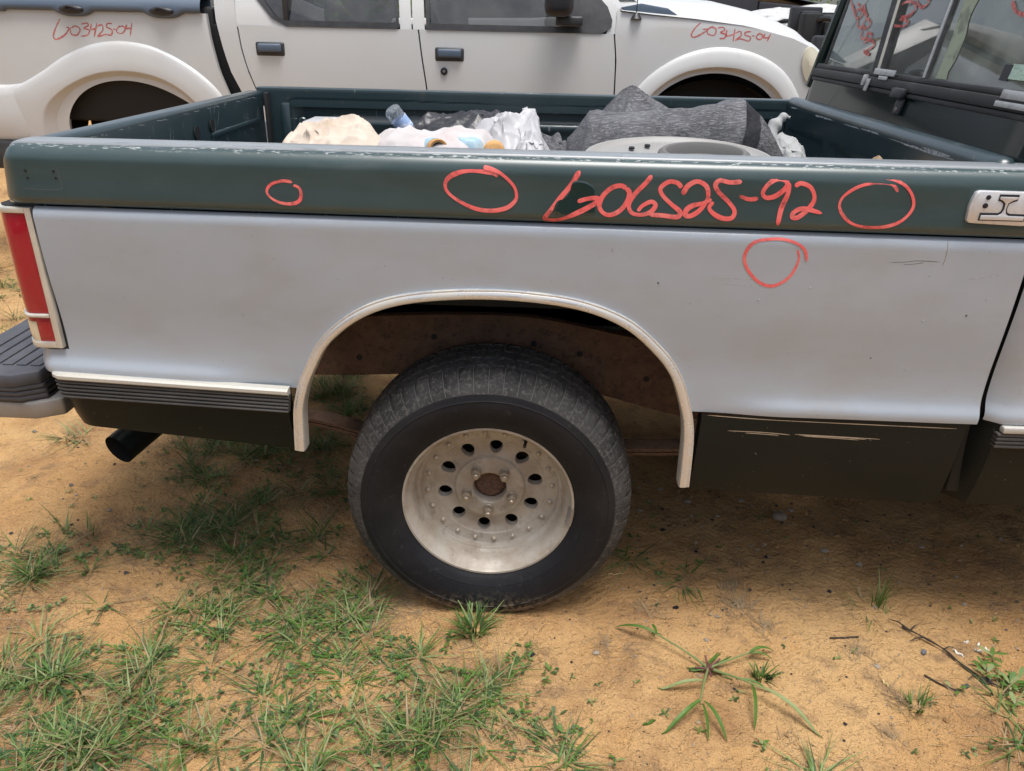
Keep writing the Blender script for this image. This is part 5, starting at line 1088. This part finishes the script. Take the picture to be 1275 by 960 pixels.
# ------------------------------------------------------------------ cars farther back: only their hoods show over the white pickup
def far_car(x, y, label, paint, hoodz, open_bay=False, sx=1):
    g = rise(y); t = thing('parked_car', (x, y, g), label, 'car')
    H = hoodz; F = lambda P: [(x + sx * (p[0] - x), p[1]) for p in P]; V = lambda vf: ([(x + sx * (p[0] - x), p[1], p[2]) for p in vf[0]], vf[1])
    MB().add(*prism(F([(x - 2.2, g + .35), (x - 2.2, H - .05), (x - .6, H - .02), (x - .1, H + .02), (x + .1, H - .02), (x + .1, g + .35)]), 'y', y, y + 1.8, .04)).build('body', paint, t)
    MB().add(*prism(F([(x - 2.0, H - .04), (x - 1.6, H + .5), (x - .9, H + .5), (x - .25, H)]), 'y', y + .12, y + 1.68, .04)).build('greenhouse', 'glass_dark', t)
    if not open_bay:
        rows = [[(x + 1.25 * a, y + .02 + 1.76 * b / 16, H + .06 - .16 * a * a - .05 * abs(b / 8 - 1) ** 3 - .02 * math.sin(b * .8) + (.05 * fbm(a * 4, b * .5, x, 2) if sx < 0 else 0)) for b in range(17)] for a in cols(-.1, 1, 14)]
        MB().add(*V(grid(rows))).build('hood', paint, t)
        MB().add(*prism(F([(x + .1, g + .35), (x + .1, H - .06), (x + 1.2, H - .14), (x + 1.3, H - .3), (x + 1.3, g + .35)]), 'y', y + .01, y + 1.79, .04)).build('front_end', paint, t)
    else:
        MB().add(*V(box(x + .1, x + 1.2, y + .03, y + .16, g + .4, H - .12, .03))).add(*V(box(x + .1, x + 1.2, y + 1.6, y + 1.75, g + .4, H - .12, .03))).build('inner_fender', 'litter_black', t)
        random.seed(int(x * 10))
        for k in range(14):
            a, b = x + random.uniform(.12, 1.0), y + random.uniform(.0, 1.2); MB().add(*V(box(a, a + random.uniform(.08, .3), b, b + random.uniform(.1, .3), g + .5, H - random.uniform(-.12, .12), .02))).build('engine_block', random.choice(['litter_black', 'slate', 'dark_plastic', 'gap_black']), t)
        for k in range(10):
            a, b = x + random.uniform(.1, 1.1), y + random.uniform(0, .8); MB().add(*V(tube(cr([(a, b, H - .1), (a + random.uniform(-.2, .2), b + .1, H + random.uniform(0, .14)), (a + random.uniform(-.3, .4), b + .3, H - .05)], 6), random.uniform(.01, .03), 8))).build('hose', random.choice(['litter_black', 'slate']), t)
    for wx in (x - sx * 1.6, x + sx * .75):
        for fy_, fl in ((y + .02, 1), (y + 1.78, -1)):
            yy = [(r * .86, d_ * fl) for r, d_ in ((.0001, .04), (.19, .03), (.20, .0), (.30, -.0), (.37, .04), (.378, .16), (.30, .2))]; MB().add(*lathe_y(yy, (wx, fy_, g + .325), 32)).build('wheel', 'rubber', t)
far_car(.55, 8.2, 'white car with dark windscreen beyond the white pickup hood', 'white_paint', 1.50)
far_car(3.45, 7.4, 'white wrecked car with crumpled hood beyond the white pickup nose', 'wreck_paint', 1.60, sx=-1)
far_car(3.55, 5.5, 'stripped black car with its engine bay open and hood missing', 'litter_black', 1.50, open_bay=True, sx=-1)
far_car(3.1, 11.0, 'tall black car standing behind the white wrecked car', 'litter_black', 1.86)
# ------------------------------------------------------------------ unseen vans added behind the camera for shade and reflections
def added_aisle_van(x, y, paint, label):
    t = thing('added_van', (x, y, 0), label, 'van', None); H = 2.05
    MB().add(*prism([(x - 2.4, .32), (x - 2.4, 1.7), (x - 2.2, H), (x + .9, H), (x + 1.5, 1.35), (x + 2.4, 1.1), (x + 2.45, .35)], 'y', y - 1.9, y, .08)).build('body', paint, t)
    for a, b in ((-2.0, -1.0), (-.9, .0), (.1, 1.0)): MB().add(*box(x + a, x + b, y - .01, y + .006, 1.25, 1.85, .004)).build('window', 'glass_dark', t)
    for wx in (x - 1.5, x + 1.6):
        for fy_, fl in ((y, -1), (y - 1.9, 1)): MB().add(*lathe_y([(r * .9, d_ * fl) for r, d_ in ((.0001, .03), (.19, .02), (.20, -.01), (.30, -.02), (.37, .04), (.378, .16), (.30, .2))], (wx, fy_, .34), 32)).build('wheel', 'rubber', t)
added_aisle_van(-3.4, -5.6, 'blue_trim', 'added blue-grey van behind the camera, there for shade and reflections'); added_aisle_van(2.2, -5.7, 'litter_black', 'added black van behind the camera, there for shade and reflections'); added_aisle_van(7.6, -5.6, 'white_paint', 'added white van behind the camera, there for shade and reflections'); added_aisle_van(-9.0, -5.6, 'slate', 'added dark grey van behind the camera, there for shade and reflections')
# ------------------------------------------------------------------ grass, weeds, litter
random.seed(21)
GM = ['grass_green', 'grass_dark', 'grass_pale', 'grass_dry']
def blade(mb, x, y, h, w_, az, lean, mi, z=None, n=4, curl=1.0):
    z = gz(x, y) - .004 if z is None else z
    dx_, dy_ = math.cos(az), math.sin(az); px, py = -dy_, dx_; v = []
    for i in range(n):
        t = i / n; b = lean * t ** (1 + .5 * curl); up_ = h * (t - .42 * curl * min(1, lean * 6) * t * t); ww = w_ * (1 - t ** 1.8) * .5 * (1 if i else .7)
        for s in (-1, 1): v.append((x + dx_ * b + px * ww * s, y + dy_ * b + py * ww * s, z + up_ + ww * .3 * abs(s) * 0))
    t = 1; v.append((x + dx_ * lean, y + dy_ * lean, z + h * (1 - .42 * curl * min(1, lean * 6))))
    f = [(2 * i, 2 * i + 1, 2 * i + 3, 2 * i + 2) for i in range(n - 1)] + [(2 * n - 2, 2 * n - 1, 2 * n)]
    mb.add(v, f, mi)
def tuft(mb, x, y, r, nb, h, mats=(0, 0, 1, 2), w_=(.003, .006), lean=(.02, .09)):
    for i in range(nb):
        a = random.uniform(0, 2 * PI); q = r * math.sqrt(random.random()); bx, by = x + q * math.cos(a), y + q * math.sin(a)
        blade(mb, bx, by, h * random.uniform(.45, 1.15), random.uniform(*w_), a + random.gauss(0, .8), random.uniform(*lean), random.choice(mats))
def leaf(mb, x, y, z, l, w_, az, tilt, mi):
    dx_, dy_ = math.cos(az), math.sin(az); px, py = -dy_, dx_; v = [(x, y, z)]
    for t, k in ((.3, .8), (.6, 1), (.85, .6)):
        for s in (-1, 1): v.append((x + dx_ * l * t + px * w_ * k * .5 * s, y + dy_ * l * t + py * w_ * k * .5 * s, z + l * math.sin(tilt) * t + .0015))
    v.append((x + dx_ * l, y + dy_ * l, z + l * math.sin(tilt) * .8)); mb.add(v, [(0, 1, 2), (1, 3, 4, 2), (3, 5, 6, 4), (5, 7, 6)], mi)
# patches of grass: (x, y, radius, tufts, blade height)
PATCH = [(-1.26, .12, .13, 26, .075), (-1.02, -.24, .10, 24, .075), (-1.08, -.36, .12, 16, .07), (-.84, -.42, .14, 26, .08), (-.74, -.34, .13, 24, .075), (-.94, .34, .13, 40, .065), (-.84, .36, .09, 16, .06), (-.72, .24, .12, 20, .06), (-.99, .64, .08, 14, .07), (-1.02, .84, .14, 24, .08), (-.85, .84, .16, 30, .08), (-.65, .86, .14, 26, .07), (-.74, .5, .09, 14, .06), (-.72, -.02, .11, 18, .055), (-.66, .12, .08, 12, .05), (-.50, -.04, .13, 20, .045), (-.36, .0, .14, 24, .045), (-.28, .10, .08, 12, .045), (-.32, -.2, .10, 10, .05), (-.49, -.26, .09, 10, .05), (-.06, -.32, .14, 26, .075), (.01, -.22, .12, 14, .05), (-.15, -.40, .12, 18, .07), (-.36, -.44, .11, 16, .07), (-.80, -.18, .11, 14, .06), (-.71, 1.32, .16, 44, .11), (-.62, 1.16, .10, 16, .08), (.19, -.40, .08, 10, .06), (-.16, -.12, .10, 10, .04), (.39, .28, .08, 5, .035), (.54, .21, .06, 3, .03), (.72, -.42, .08, 6, .05), (1.22, -.27, .10, 8, .05), (-2.4, 1.6, .4, 30, .1), (-2.7, 2.4, .4, 34, .1), (-3.1, 2.6, .4, 26, .1), (-2.2, .9, .12, 6, .05), (-.3, 1.6, .4, 20, .09), (-.55, .33, .10, 9, .05), (-.56, .62, .12, 12, .05), (-1.10, -.08, .10, 6, .04), (-.95, -.46, .18, 16, .08), (-.60, -.46, .13, 13, .07), (-.22, .05, .05, 7, .04), (-.42, -.34, .1, 7, .05)]
gm = MB(); lm = MB(); sm = MB()
for (x, y, r, nt, h) in PATCH:
    for i in range(int(nt * .72)):
        a = random.uniform(0, 2 * PI); q = r * min(1.35, abs(random.gauss(0, .62))); tx, ty = x + q * math.cos(a), y + q * math.sin(a)
        if ty > -.02 and ty < .32 and abs(tx) < .30: continue
        tuft(gm, tx, ty, random.uniform(.006, .022), random.randint(6, 18), h * random.uniform(.35, 1.15), (0, 0, 0, 1, 1, 2, 2, 3, 3), (.0022, .0060), (.03, .15))
    for i in range(int(nt * 1.1)):
        a = random.uniform(0, 2 * PI); q = r * 1.5 * math.sqrt(random.random()); tx, ty = x + q * math.cos(a), y + q * math.sin(a)
        if ty > -.02 and ty < .32 and abs(tx) < .30: continue
        b = random.uniform(0, 2 * PI)
        for k in range(random.randint(4, 8)): leaf(lm, tx + random.gauss(0, .006), ty + random.gauss(0, .006), gz(tx, ty) + random.uniform(.001, .010), random.uniform(.010, .024), random.uniform(.004, .0085), b + k * 1.1 + random.uniform(-.4, .4), random.uniform(-.1, .5), random.choice((0, 0, 1, 1, 2)))
    for i in range(int(nt * 12)):
        a = random.uniform(0, 2 * PI); q = r * 1.45 * math.sqrt(random.random()); tx, ty = x + q * math.cos(a), y + q * math.sin(a); b = random.uniform(0, 2 * PI)
        l = random.uniform(.02, .07); blade(sm, tx, ty, random.uniform(.001, .012), random.uniform(.0009, .0020), b, l, random.choice((3, 4, 4)), gz(tx, ty) + .001, 3, .3)
# sparse scatter over the open sand
for i in range(900):
    tx, ty = random.uniform(-1.9, 1.7), random.uniform(-.55, 1.0); b = random.uniform(0, 2 * PI)
    if ty > -.02 and ty < .32 and abs(tx) < .34: continue
    if random.random() < .55: blade(sm, tx, ty, random.uniform(.001, .008), random.uniform(.0010, .0020), b, random.uniform(.015, .06), 3, gz(tx, ty) + .001, 3, .3)
    elif random.random() < .5:
        for k in range(random.randint(2, 5)): leaf(lm, tx, ty, gz(tx, ty) + .002, random.uniform(.008, .018), random.uniform(.003, .006), b + k * 1.4, random.uniform(0, .4), random.choice((0, 1, 2)))
# heaps of dead straw
for hx, hy, r, n in ((.67, .09, .055, 130), (.66, .16, .04, 70), (.72, .02, .04, 60), (.93, -.06, .05, 50), (.98, -.20, .05, 50), (.92, -.3, .03, 40), (-.62, .14, .08, 110), (-.5, .02, .08, 70), (-.30, .03, .06, 60), (.42, .06, .05, 40), (.30, -.06, .06, 40)):
    for i in range(n):
        a = random.uniform(0, 2 * PI); q = r * abs(random.gauss(0, .6)); tx, ty = hx + q * math.cos(a), hy + q * math.sin(a); blade(sm, tx, ty, random.uniform(.003, .018), random.uniform(.0010, .0022), random.gauss(1.4, .9), random.uniform(.015, .06), random.choice((3, 4, 4)), gz(tx, ty) + .001, 3, .4)
gm.build('grass', GM, None, False, origin=(0, 0, 0), kind='stuff', label='patchy green grass growing out of the sand', category='grass')
lm.build('ground_cover', GM, None, False, origin=(0, 0, 0), kind='stuff', label='small low weed leaves creeping over the sand', category='weeds')
sm.build('dry_straw', GM + ['straw'], None, False, origin=(0, 0, 0), kind='stuff', label='dry tan straw and dead stems scattered on the sand', category='straw')
# grit
gr = MB(); OC = [(1, 0, 0), (-1, 0, 0), (0, 1, 0), (0, -1, 0), (0, 0, 1), (0, 0, -1)]; OF = [(0, 2, 4), (2, 1, 4), (1, 3, 4), (3, 0, 4), (2, 0, 5), (1, 2, 5), (3, 1, 5), (0, 3, 5)]
for i in range(9000):
    x, y = random.uniform(-2.0, 1.9), random.uniform(-.6, 1.4); s = random.choice((.0011, .0015, .0018, .0025, .0035)) * random.uniform(.7, 1.3)
    if i % 7 == 0: x, y = random.gauss(.75, .35), random.gauss(.5, .2); s *= 1.3
    z = gz(x, y); s *= (2.2 if i % 11 == 0 else 1); gr.add([(x + p[0] * s * random.uniform(.7, 1.4), y + p[1] * s * random.uniform(.7, 1.4), z + p[2] * s * .7 + s * .3) for p in OC], OF, random.choice((0, 1, 2, 2, 3, 3, 3)))
gr.build('sand_grit', ['stone', 'litter_black', 'straw', 'sand'], None, False, origin=(0, 0, 0), kind='stuff', label='fine dark and pale grit strewn over the sand', category='gravel')
# single plants one can pick out
def single(name, label, cat, fn, mats=GM):
    mb = MB(); fn(mb); return mb.build(name, mats, None, False, label=label, category=cat)
def star(mb):
    cx_, cy_ = .545, -.135; z = gz(cx_, cy_)
    def stem(pts, mi=2): 
        P = cr([(a, b, gz(a, b) + c_) for a, b, c_ in pts], 5); mb.add(*tube(P, [.0034 - .0018 * i / len(P) for i in range(len(P))], 6), mi)
    def lf(x, y, zz, l, w_, az, droop=.3):
        rows = []; n = 9
        for i in range(n + 1):
            t = i / n; k = math.sin(PI * min(1, t * .93 + .07)) ** .6 * w_ * .38; a = az - .25 * t; bx, by = x + math.cos(az - .12 * t) * l * t, y + math.sin(az - .12 * t) * l * t
            zc = max(gz(bx, by) + .003, gz(x, y) + zz + l * (.35 * t - (.35 + droop) * t * t)); nx, ny = -math.sin(a), math.cos(a); rows.append([(bx + nx * k, by + ny * k, zc + .0015), (bx, by, zc - .0008), (bx - nx * k, by - ny * k, zc + .0015)])
        mb.add(*grid(rows), random.choice((0, 0, 2)))
    stem([(cx_, cy_, .012), (.50, -.10, .022), (.43, -.055, .03)]); lf(.43, -.055, .03, .11, .014, 2.75); lf(.43, -.055, .03, .05, .011, 1.8)
    stem([(cx_, cy_, .012), (.52, -.20, .028), (.50, -.26, .03)]); lf(.505, -.25, .03, .125, .015, -2.35); lf(.51, -.255, .03, .095, .012, -1.05); lf(.505, -.26, .028, .085, .009, -1.45); lf(.525, -.185, .022, .11, .014, -2.9)
    stem([(cx_, cy_, .012), (.60, -.18, .03), (.64, -.205, .032)]); lf(.635, -.205, .032, .17, .015, -.62, .25); lf(.63, -.20, .03, .11, .011, -1.6); lf(.60, -.18, .024, .085, .010, -.1)
    stem([(cx_, cy_, .012), (.60, -.115, .02), (.66, -.09, .026)]); lf(.65, -.095, .026, .08, .013, .55); lf(.65, -.095, .022, .06, .010, .2)
    for k in range(9): lf(cx_ + random.gauss(0, .006), cy_ + random.gauss(0, .006), .008, random.uniform(.04, .085), random.uniform(.006, .010), random.uniform(0, 2 * PI), .3)
    for k in range(10): mb.add(*tube([(cx_ + random.gauss(0, .008), cy_ + random.gauss(0, .008), z - .005), (cx_ + random.gauss(0, .004), cy_ + random.gauss(0, .004), z + .012), (cx_ + random.gauss(0, .022), cy_ + random.gauss(0, .022), z + random.uniform(.012, .025))], .0025, 5), 4)
single('crabgrass_plant', 'sprawling green crabgrass rosette with long leaves radiating from a reddish crown', 'plant', star, GM + ['weed_root'])
single('grass_tuft', 'bright green grass tuft right below the tyre', 'grass', lambda mb: tuft(mb, -.03, -.035, .028, 70, .085, (0, 0, 0, 2, 1), (.004, .007), (.03, .09)))
single('grass_tuft', 'short dense grass tuft beside the crabgrass rosette', 'grass', lambda mb: tuft(mb, .665, -.155, .016, 40, .05, (0, 0, 1, 2), (.003, .006), (.01, .05)))
single('grass_tuft', 'thin upright grass tuft with dark dead stems by the sill', 'grass', lambda mb: (tuft(mb, 1.05, .13, .018, 16, .13, (0, 2, 0), (.003, .005), (.01, .05)), tuft(mb, 1.03, .12, .05, 24, .04, (0, 3, 3), (.002, .003), (.04, .13))))
single('grass_tuft', 'small grass tuft ringed by dead brown stems on open sand', 'grass', lambda mb: (tuft(mb, 1.01, -.21, .02, 26, .06, (0, 0, 2), (.003, .006), (.01, .05)), tuft(mb, 1.0, -.21, .035, 50, .03, (3,), (.001, .002), (.02, .07))))
single('dry_weed', 'pale dried weed with bent stems under the bumper corner', 'plant', lambda mb: (tuft(mb, -1.60, .88, .03, 30, .07, (3, 2, 3), (.003, .006), (.04, .16)), tuft(mb, -1.55, .90, .02, 12, .06, (3, 2), (.003, .006), (.08, .2))))
def leafy(mb):
    px, py = 1.25, -.12
    for k in range(11):
        x, y = 1.27 + random.gauss(0, .04), -.12 + random.gauss(0, .06); b = random.uniform(0, 6)
        mb.add(*tube([(1.25, -.12, gz(1.25, -.12) + .004), ((x + 1.25) / 2, (y - .12) / 2, gz(x, y) + .008), (x, y, gz(x, y) + .006)], .0012, 5), 2)
        for q in range(5): leaf(mb, x, y, gz(x, y) + random.uniform(.002, .02), random.uniform(.02, .04), random.uniform(.008, .014), b + q * 1.25, random.uniform(.1, .5), random.choice((0, 0, 2)))
single('broadleaf_weed', 'low broad-leaved weed patch beside the dark twig', 'plant', leafy)
single('grass_tuft', 'lone tall grass sprig leaning beside a bare sand patch behind the bumper', 'grass', lambda mb: (tuft(mb, -1.27, .30, .008, 7, .14, (0, 2), (.004, .007), (.02, .06)), tuft(mb, -1.20, .30, .02, 14, .07, (0, 2, 3), (.003, .005), (.02, .06))))
def lump(x, y, s, flat=.6, seed=0):
    rows = []
    for i in range(7):
        ph = PI * i / 6; rows.append([(x + s * math.sin(ph) * math.cos(a) * (1 + .3 * noise.noise(Vector((math.cos(a), ph, seed)))), y + s * .75 * math.sin(ph) * math.sin(a) * (1 + .3 * noise.noise(Vector((math.sin(a), ph, seed + 4)))), gz(x, y) + s * flat * (.55 - .75 * math.cos(ph))) for a in cols(0, 2 * PI, 10)[:-1]])
    return grid(rows, close_v=True)
for i, (x, y, s) in enumerate(((.90, .53, .026), (.99, .37, .013), (.62, .60, .014), (-1.2, .42, .008), (-1.35, .5, .006), (.28, -.09, .009), (.95, .58, .012), (.46, .55, .010), (1.3, .42, .009), (-.85, .75, .010), (.80, .62, .012), (.70, .52, .009))):
    if i == 0: lab, grp = 'largest grey stone lying in the shade under the sill', None
    else: lab, grp = 'small rounded stone lying on the sand', 'stones on the sand'
    o = MB().add(*lump(x, y, s, .6, i)).build('stone', 'stone', None, True, label=lab, category='stone', sharp=60)
    if grp: o['group'] = grp
# litter
def scrap(name, x, y, l, w_, az, mat, label, cat, lift=.003):
    n = 5; rows = []
    for i in range(n + 1):
        t = i / n - .5; px, py = x + math.cos(az) * l * t, y + math.sin(az) * l * t; k = w_ / 2 * (.55 + .45 * math.cos(t * 4)) ; zz = gz(px, py) + lift + .003 * math.sin(i * 2.1)
        rows.append([(px - math.sin(az) * k, py + math.cos(az) * k, zz), (px + math.sin(az) * k, py - math.cos(az) * k, zz + .002), (px + math.sin(az) * k, py - math.cos(az) * k, zz - .002), (px - math.sin(az) * k, py + math.cos(az) * k, zz - .004)])
    v, f = grid(rows, close_v=True); f += [(0, 1, 2, 3), (n * 4 + 3, n * 4 + 2, n * 4 + 1, n * 4)]
    return MB().add(v, f).build(name, mat, None, False, label=label, category=cat)
for x, y, l, w_, a in ((1.235, .012, .016, .006, .3), (1.26, .002, .018, .005, 1.0), (1.25, -.018, .022, .007, .0), (1.275, -.01, .014, .005, 2.1)):
    o = scrap('wood_chip', x, y, l, w_, a, 'litter_white', 'small white splinter in the scatter of chips by the twig', 'chip'); o['group'] = 'white chips by the twig'
scrap('wood_chip', 1.19, -.035, .028, .009, -.8, 'litter_white', 'larger pale wedge-shaped chip lying apart from the white splinters', 'chip')
scrap('plastic_shard', 1.105, -.035, .022, .013, 1.1, 'slate', 'dark grey plastic shard between the tuft and the twig', 'litter')
scrap('plastic_shard', 1.155, -.145, .020, .012, .2, 'slate', 'bluish dark shard at the lower end of the twig', 'litter')
scrap('plastic_shard', .50, .075, .018, .012, .4, 'litter_black', 'black shard lying between tyre and straw heap', 'litter')
scrap('cut_leaf', .385, -.295, .034, .008, .5, 'grass_green', 'single loose green leaf lying left of the crabgrass rosette', 'leaf')
scrap('paper_bit', .965, -.145, .020, .008, -1.0, 'litter_yellow', 'small curled yellow-white scrap beside the ringed grass tuft', 'litter')
scrap('dry_stick', .355, .22, .045, .004, .1, 'litter_yellow', 'short pale dry stick beside the tyre shadow', 'stick')
v, f = lz([(0, .0035), (.006, .0035), (.0075, .0025), (.0078, 0), (.0001, 0)], 18); MB().add(*xform((v, f), Matrix.Translation((.687, -.152, gz(.687, -.152) + .0015)))).build('bottle_cap', 'litter_black', None, label='round black cap lying right of the crabgrass', category='cap')
tw = MB(); tw.add(*tube(cr([(x, y, gz(x, y) + c_) for x, y, c_ in ((1.085, .05, .006), (1.12, .01, .010), (1.155, -.03, .008), (1.175, -.075, .006), (1.205, -.115, .008), (1.235, -.14, .005))], 6), [.0024 + .0008 * math.sin(i) for i in range(31)], 7))
for a, b in (((1.10, .035), (1.13, .06)), ((1.12, .01), (1.085, .0)), ((1.095, .04), (1.06, .075)), ((1.20, -.11), (1.17, -.125)), ((1.155, -.03), (1.185, -.02))): tw.add(*tube([(a[0], a[1], gz(*a) + .008), ((a[0] + b[0]) / 2, (a[1] + b[1]) / 2, gz(*b) + .012), (b[0], b[1], gz(*b) + .006)], [.0022, .0016, .0008], 6))
tw.build('twig', 'twig_bark', None, label='long crooked dark twig lying on the sand near the white chips', category='twig')
tw = MB().add(*tube(cr([(x, y, gz(x, y) + .004) for x, y in ((.88, -.005), (.92, -.002), (.955, .003))], 5), .0022, 6)); tw.build('twig', 'twig_bark', None, label='short straight dark twig near the middle of the open sand', category='twig')
tw = MB().add(*tube(cr([(x, y, gz(x, y) + .004) for x, y in ((1.07, -.115), (1.095, -.14), (1.13, -.165))], 5), .002, 6)); tw.build('twig', 'twig_bark', None, label='thin bent twig beside the ringed grass tuft', category='twig')
MB().add(*lump(1.215, -.12, .016, .5, 4)).build('soil_clod', 'twig_bark', None, label='dark clod of soil at the end of the long twig', category='clod', sharp=60)
